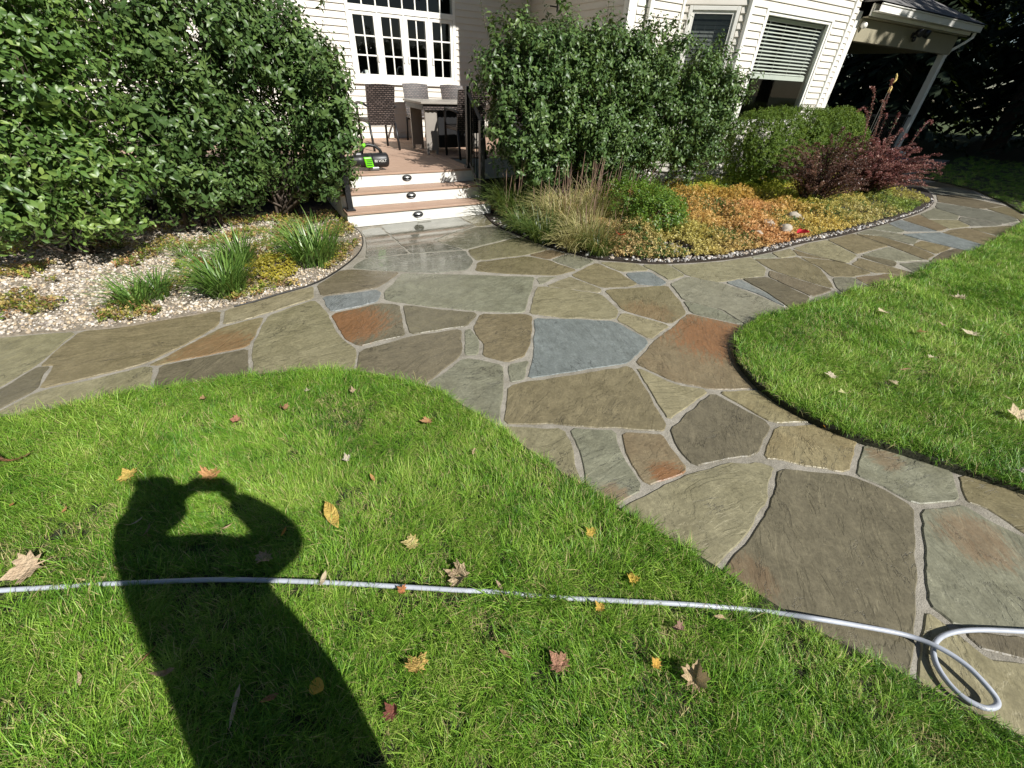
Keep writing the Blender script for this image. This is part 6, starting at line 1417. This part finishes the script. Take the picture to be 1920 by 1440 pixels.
LV = [
 (59, 1062, 68, 'm', .35, TAN, TAN2, 100, 'big tan maple leaf lying near the left end of the hose'),
 (241, 893, 34, 'm', .25, YEL, YEL2, 20, 'speckled yellow maple leaf left of the raised hair in the shadow'),
 (392, 893, 40, 'm', .6, (214, 150, 90), YEL2, -30, 'tan and orange leaf at the very top of the shadow, over the hands'),
 (622, 965, 60, 'o', .5, YEL, (190, 140, 40), 8, 'long narrow yellow leaf standing upright right of the elbow shadow'),
 (775, 1019, 38, 'm', .3, (232, 214, 140), YEL, 70, 'pale yellow maple leaf right of the long yellow leaf'),
 (868, 1082, 54, 'm', .95, (216, 190, 150), BRO2, 40, 'large curled tan leaf resting against the hose'),
 (782, 1252, 50, 'm', .45, (222, 180, 90), YEL2, 10, 'ragged yellow maple leaf below the hose at the centre of the lawn'),
 (594, 1287, 34, 'r', .3, (230, 180, 40), YEL, 40, 'round yellow leaf inside the lower shadow'),
 (498, 1044, 38, 'm', .7, (190, 165, 145), BRO, 130, 'grey pink curled leaf inside the shadow of the upper arm'),
 (441, 1322, 58, 's', .6, (190, 175, 155), TAN2, -20, 'long grey leaf inside the shadow, near the bottom'),
 (506, 1309, 30, 'o', .5, (150, 80, 50), BRO, 80, 'reddish brown leaf between the long grey and round yellow ones'),
 (276, 1230, 42, 's', .7, (190, 120, 80), BRO, -25, 'orange brown sliver at the left edge of the shadow'),
 (312, 1261, 36, 'o', .9, BRO, TAN, 75, 'dull curled brown leaf just inside the left edge of the shadow'),
 (149, 1273, 24, 'o', .7, TAN, BRO, 10, 'small tan leaf low in the left corner of the lawn'),
 (737, 1338, 36, 'm', .9, (120, 50, 40), (70, 35, 28), 15, 'dark red crumpled leaf at the bottom of the lawn'),
 (18, 865, 52, 'o', .9, (150, 96, 60), BRO2, 105, 'curled brown leaf cut by the left edge of the picture'),
 (650, 863, 22, 'm', .9, (235, 228, 210), TAN, 0, 'small white curled leaf in the middle of the sunny lawn'),
 (699, 896, 17, 'o', .5, ORA, YEL2, 10, 'tiny orange leaf right of the white curled one'),
 (533, 766, 22, 'm', .8, (176, 124, 84), BRO, 40, 'small brown leaf near the path, third from the right there'),
 (446, 788, 22, 'm', .8, (186, 120, 92), RED, 60, 'small reddish leaf left of the brown one near the path'),
 (804, 790, 26, 'm', .7, (206, 146, 92), BRO, 80, 'orange tan leaf beside the curve of the path'),
 (889, 846, 17, 'o', .6, TAN, YEL2, -40, 'tiny tan leaf beside the diagonal edge of the lawn'),
 (576, 733, 13, 'm', .8, (230, 222, 196), TAN, 0, 'tiny white leaf nearest the top edge of the lawn'),
 (663, 734, 15, 'm', .8, TAN, BRO, 0, 'tiny tan leaf right of the tiny white one by the path'),
 (381, 748, 14, 'm', .8, (180, 140, 90), BRO, 0, 'tiny brown leaf farthest left along the path edge'),
 (754, 1109, 21, 'm', .7, (210, 120, 60), BRO, 30, 'orange leaf pressed under the hose'),
 (606, 1086, 26, 'o', .6, (222, 205, 170), TAN, -30, 'pale leaf across the hose just right of the shadow'),
 (253, 981, 28, 's', .8, (225, 215, 200), TAN, -40, 'thin pale curved leaf inside the head of the shadow'),
 (276, 996, 26, 's', .6, (130, 110, 95), BRO, -20, 'dull thin leaf beside the pale curved one in the shadow'),
 (532, 998, 18, 'o', .4, (220, 130, 30), YEL2, -30, 'orange leaf inside the elbow of the shadow'),
 (121, 957, 15, 'o', .6, (200, 130, 70), BRO, -20, 'small orange leaf above the big tan maple leaf'),
 (22, 946, 14, 'o', .5, (215, 140, 60), BRO, 0, 'tiny orange leaf at the left edge above the hose'),
 (424, 989, 20, 's', .5, TAN, ORA, -65, 'thin tan leaf in the bright gap between the arms'),
 (1110, 1000, 24, 'm', .5, (236, 196, 70), YEL2, 10, 'small yellow leaf between the diagonal path edge and the hose'),
 (1185, 1088, 29, 'm', .6, (240, 200, 60), YEL2, -40, 'yellow folded leaf just above the hose'),
 (1127, 1141, 23, 'm', .6, (236, 186, 60), YEL2, 10, 'yellow orange leaf just below the hose'),
 (1350, 1158, 26, 'o', 1.0, (215, 190, 150), BRO, 60, 'curled tan leaf below the hose near the path'),
 (1277, 1180, 26, 'm', .9, (160, 120, 110), BRO, 50, 'pinkish brown leaf lower left of the curled tan one'),
 (1053, 1249, 48, 'm', .4, (190, 130, 104), BRO, 15, 'rose brown maple leaf in the lower middle of the lawn'),
 (1232, 1248, 25, 'm', .7, (236, 180, 60), YEL2, 20, 'small yellow leaf between the rose brown and large tan leaves'),
 (1303, 1276, 58, 'm', .85, (206, 176, 134), TAN2, -60, 'large crumpled tan maple leaf at the lower right of the lawn'),
 (948, 1226, 24, 'o', .8, (140, 105, 70), BRO, 30, 'dull brown leaf left of the rose brown maple leaf'),
 (936, 1097, 18, 'o', .6, TAN, BRO, 10, 'small tan leaf where the hose dips into the grass'),
 (1802, 560, 26, 'm', .7, (232, 216, 190), BRO, 20, 'white leaf with a dark fold, farthest up the right lawn'),
 (1658, 585, 24, 'm', .4, (234, 216, 176), CRE, 60, 'cream leaf left of the white folded leaf on the right lawn'),
 (1765, 607, 14, 'o', .6, TAN, BRO, 0, 'tiny tan leaf between the cream and rust coloured leaves'),
 (1733, 623, 24, 'm', .6, (216, 176, 120), ORA, 80, 'tan leaf with a rusty edge on the right lawn'),
 (1825, 627, 29, 'm', .4, (236, 222, 186), CRE, 10, 'bright cream maple leaf on the right lawn'),
 (1887, 626, 17, 'o', .5, (220, 180, 130), BRO, 40, 'small tan leaf right of the bright cream one'),
 (1562, 705, 25, 'm', .4, (236, 222, 196), CRE, 35, 'cream leaf nearest the curved corner of the right lawn'),
 (1750, 670, 18, 'm', .5, (230, 220, 180), CRE, 70, 'pale leaf beside the dark patch of the right lawn'),
 (1677, 719, 19, 'm', .5, (232, 214, 176), TAN, 0, 'cream leaf in the middle of the right lawn'),
 (1582, 736, 17, 'm', .5, (206, 214, 130), CRE, 50, 'greenish pale leaf just below the corner cream leaf'),
 (1697, 692, 20, 's', .6, (160, 120, 80), BRO, 70, 'brown sliver above the middle cream leaf'),
 (1907, 780, 38, 'm', .5, (232, 210, 168), TAN, -30, 'large cream leaf at the right edge of the picture'),
 (1917, 884, 15, 'm', .6, (238, 232, 216), CRE, 0, 'tiny white leaf at the right edge by the path'),
 (1887, 745, 13, 'o', .6, TAN, CRE, 0, 'tiny tan leaf above the large cream leaf at the right edge'),
]
for i, a in enumerate(LV): fallen(*a, seed=400 + i, z=0.064 if a[0] < 1380 or a[1] > 950 else 0.098)
fallen(1546, 801, 15, 'm', .5, (240, 180, 50), ORA, 30, 'yellow orange leaf lying on the flagstone at the lawn edge', z=0.008, seed=470, group='leaves on the path')
fallen(1505, 437, 24, 'r', .7, (215, 25, 50), (180, 20, 40), 75, 'bright crimson leaf at the edge of the ground cover by the path', z=0.13, seed=471, group='red leaves in the planting bed')
fallen(1166, 441, 26, 'm', .7, (222, 70, 58), (200, 50, 45), 20, 'soft red leaf at the foot of the straw grass', z=0.12, seed=472, group='red leaves in the planting bed')

# hose
def spline(P, k=6):
    P = np.asarray(P, float); out = []; n = len(P)
    for i in range(n - 1):
        p0, p1, p2, p3 = P[max(0, i - 1)], P[i], P[i + 1], P[min(n - 1, i + 2)]
        for j in range(k):
            t = j / k; out.append(0.5 * ((2 * p1) + (-p0 + p2) * t + (2 * p0 - 5 * p1 + 4 * p2 - p3) * t * t + (-p0 + 3 * p1 - 3 * p2 + p3) * t ** 3))
    return np.array(out + [P[-1]])
HZ = []
for i, (x, y) in enumerate(HOSE_PX):
    if x < 1440 and i < 15: z = 0.047
    elif i == 13: z = 0.06
    elif i == 14: z = 0.03
    else: z = 0.018
    if i == 2: z = 0.036
    if i == 3: z = 0.040
    if i in (8, 10): z = 0.042
    if i == 9: z = 0.032
    HZ.append(z)
HZ[15] = 0.022; HZ[16] = 0.042; HZ[17] = 0.046; HZ[18] = 0.04; HZ[19] = 0.032; HZ[20] = 0.03; HZ[21] = 0.03; HZ[22] = 0.026; HZ[23] = 0.020; HZ[24] = 0.016; HZ[25] = 0.015; HZ[26] = 0.015; HZ[27] = 0.02
HP = np.array([gnd(x, y, z) for (x, y), z in zip(HOSE_PX, HZ)])
m = MB(); m.tube(spline(HP, 8), 0.0088, 12)
tag(m.build('garden_hose', M['hose'], None, True), 'grey garden hose lying across the lawn and looping on the flagstones', 'hose')

# the photographer: stands at the camera, seen only by the shadow on the lawn
fw = np.array([0.513, 0.858, 0.0]); fw /= np.linalg.norm(fw); rt = np.array([fw[1], -fw[0], 0.0]); UPV = np.array([0, 0, 1.0])
BC = -0.24 * fw + rt * 0.02
def body_pt(r, f, z): return BC + rt * r + fw * f + UPV * z
def skin(name, joints, edges, radii, mat, parent, root_i=0, sub=2):
    me = bpy.data.meshes.new(name); b = np.array(base_of(parent)) if parent is not None else 0
    me.from_pydata([tuple(np.asarray(j) - b) for j in joints], edges, [])
    o = bpy.data.objects.new(name, me); C.objects.link(o); o.parent = parent
    md = o.modifiers.new('skin', 'SKIN'); md.use_smooth_shade = True
    for i, r in enumerate(radii):
        d = me.skin_vertices[0].data[i]; d.radius = r if isinstance(r, tuple) else (r, r); d.use_root = (i == root_i)
    s = o.modifiers.new('smooth', 'SUBSURF'); s.levels = sub; s.render_levels = sub
    me.materials.append(mat); return o
PS = dict(head=(-0.045, 0.01, 1.665), chest=(-0.03, 0.0, 1.30), neck=(-0.035, 0.015, 1.49), pelvis=(0.035, -0.01, 0.93),
          shR=(0.185, -0.01, 1.40), elR=(0.345, 0.10, 1.42), wrR=(0.10, 0.20, 1.53), shL=(-0.19, 0.0, 1.42), elL=(-0.30, 0.11, 1.47), wrL=(-0.10, 0.21, 1.56))
J = {k: body_pt(*v) for k, v in PS.items()}
person = empty('person', tuple(BC[:2]) + (0.022,), 'person standing on the lawn holding up a phone, seen as a dark shadow', 'person')
jl = [J['pelvis'], (J['pelvis'] + J['chest']) / 2, J['chest'], J['neck'], J['shR'], J['shR'] * 0.5 + J['elR'] * 0.5, J['elR'], J['shL'], J['shL'] * 0.5 + J['elL'] * 0.5, J['elL'],
      body_pt(0.145, -0.01, 0.84), body_pt(0.13, 0.02, 0.50), body_pt(0.12, -0.02, 0.10), body_pt(0.13, 0.16, 0.06), body_pt(-0.10, -0.01, 0.90), body_pt(-0.115, 0.02, 0.50), body_pt(-0.12, -0.02, 0.10), body_pt(-0.13, 0.16, 0.06),
      J['elR'] * 0.45 + J['wrR'] * 0.55, J['wrR'], J['elL'] * 0.45 + J['wrL'] * 0.55, J['wrL']]
ed_ = [(0, 1), (1, 2), (2, 3), (2, 4), (4, 5), (5, 6), (2, 7), (7, 8), (8, 9), (0, 10), (10, 11), (11, 12), (12, 13), (0, 14), (14, 15), (15, 16), (16, 17), (6, 18), (18, 19), (9, 20), (20, 21)]
rad = [0.24, 0.165, 0.205, 0.108, 0.098, 0.098, 0.085, 0.095, 0.085, 0.07, 0.155, 0.085, 0.06, 0.05, 0.125, 0.085, 0.06, 0.05, 0.064, 0.044, 0.064, 0.044]
skin('body', jl, ed_, rad, M['shirt'], person)
hd = MB(); hc = J['head']
hc = hc + UPV * 0.012
u_ = np.linspace(0, math.pi, 15); v_ = np.arange(24) * 2 * math.pi / 24; HV = []
for a in u_:
    for b in v_:
        x, y, z = math.sin(a) * math.cos(b), math.sin(a) * math.sin(b), math.cos(a)
        wx = 0.076 * (1 - 0.20 * max(0, -z)); wy = 0.096; p = np.array([x * wx, y * wy, z * 0.118])
        if y > 0.2: p[1] += 0.016 * math.exp(-((x / 0.22) ** 2) - ((z + 0.12) / 0.22) ** 2) * 1.4 + 0.006 * math.exp(-((z + 0.55) / 0.15) ** 2)
        if y > 0.5 and 0.0 < z < 0.18 and abs(abs(x) - 0.4) < 0.2: p[1] -= 0.007
        HV.append(hc + rt * p[0] + fw * p[1] + UPV * p[2])
hd.add(HV, [(i * 24 + j, (i + 1) * 24 + j, (i + 1) * 24 + (j + 1) % 24, i * 24 + (j + 1) % 24) for i in range(14) for j in range(24)])
for s in (-1, 1): hd.lathe(hc + rt * s * 0.078 + fw * -0.005, [(0.012, -0.012), (0.030, 0.0), (0.022, 0.010)], 10, tuple(rt * s))
hd.build('head', M['skin'], person, True)
hr = MB(); HV = []
for a in np.linspace(0, math.pi * 0.62, 11):
    for b in v_:
        x, y, z = math.sin(a) * math.cos(b), math.sin(a) * math.sin(b), math.cos(a)
        k = 1.24 if (y < 0.45 or z > 0.45) else 0.95
        HV.append(hc + rt * x * 0.080 * k + fw * (y * 0.100 * k - 0.004) + UPV * (z * 0.122 * k + 0.004))
hr.add(HV, [(i * 24 + j, (i + 1) * 24 + j, (i + 1) * 24 + (j + 1) % 24, i * 24 + (j + 1) % 24) for i in range(10) for j in range(24)])
qh = np.random.default_rng(5)
for i in range(14):
    b0 = hc + UPV * 0.115 + fw * qh.normal(-0.02, 0.008) + rt * qh.normal(0.02, 0.008); e0 = b0 + UPV * qh.uniform(0.08, 0.15) + rt * qh.normal(0, 0.03) + fw * qh.normal(-0.02, 0.02)
    hr.tube([b0, (b0 + e0) / 2 + rt * qh.normal(0, 0.008), e0], [0.010, 0.009, 0.004], 4)
hr.build('hair', M['hair'], person, True)
# phone held level in both hands just behind the lens
look = RW @ np.array([0, 0, -1.0]); rx = RW @ np.array([1.0, 0, 0]); uy = RW @ np.array([0, 1.0, 0]); pc_ = O3 - look * 0.030 + rx * 0.045 - uy * 0.02
ph = MB(); ph.obox(pc_ - rx * 0.075 - uy * 0.036, rx * 0.15, uy * 0.072, -look * 0.008)
tag(ph.build('phone', M['black_plastic'], None, bevel=0.003), 'dark phone held level in both raised hands', 'phone')
for s, wr in ((1, J['wrR']), (-1, J['wrL'])):
    grip = pc_ + rx * s * 0.078 - uy * 0.005 - look * 0.012
    d = grip - wr; d /= np.linalg.norm(d); palm = wr + d * 0.05
    js = [wr, palm, wr + d * 0.085]; es = [(0, 1), (1, 2)]; rs = [0.030, (0.040, 0.020), (0.036, 0.016)]
    for k in range(4):
        o0 = palm + d * 0.03 + uy * (0.024 - 0.016 * k); f1 = grip + uy * (0.026 - 0.017 * k) - rx * s * 0.005 + look * 0.004; f2 = f1 - rx * s * (0.026 - 0.003 * k) + look * 0.004; i0 = len(js)
        js += [o0, f1, f2]; es += [(2, i0), (i0, i0 + 1), (i0 + 1, i0 + 2)]; rs += [0.010, 0.0088, 0.0075]
    t1 = palm + d * 0.01 - uy * 0.028 - look * 0.01; t2 = grip - uy * 0.034 - look * 0.014 - rx * s * 0.02; i0 = len(js); js += [t1, t2]; es += [(1, i0), (i0, i0 + 1)]; rs += [0.013, 0.010]
    skin('hand', js, es, rs, M['skin'], person, 1, 1)
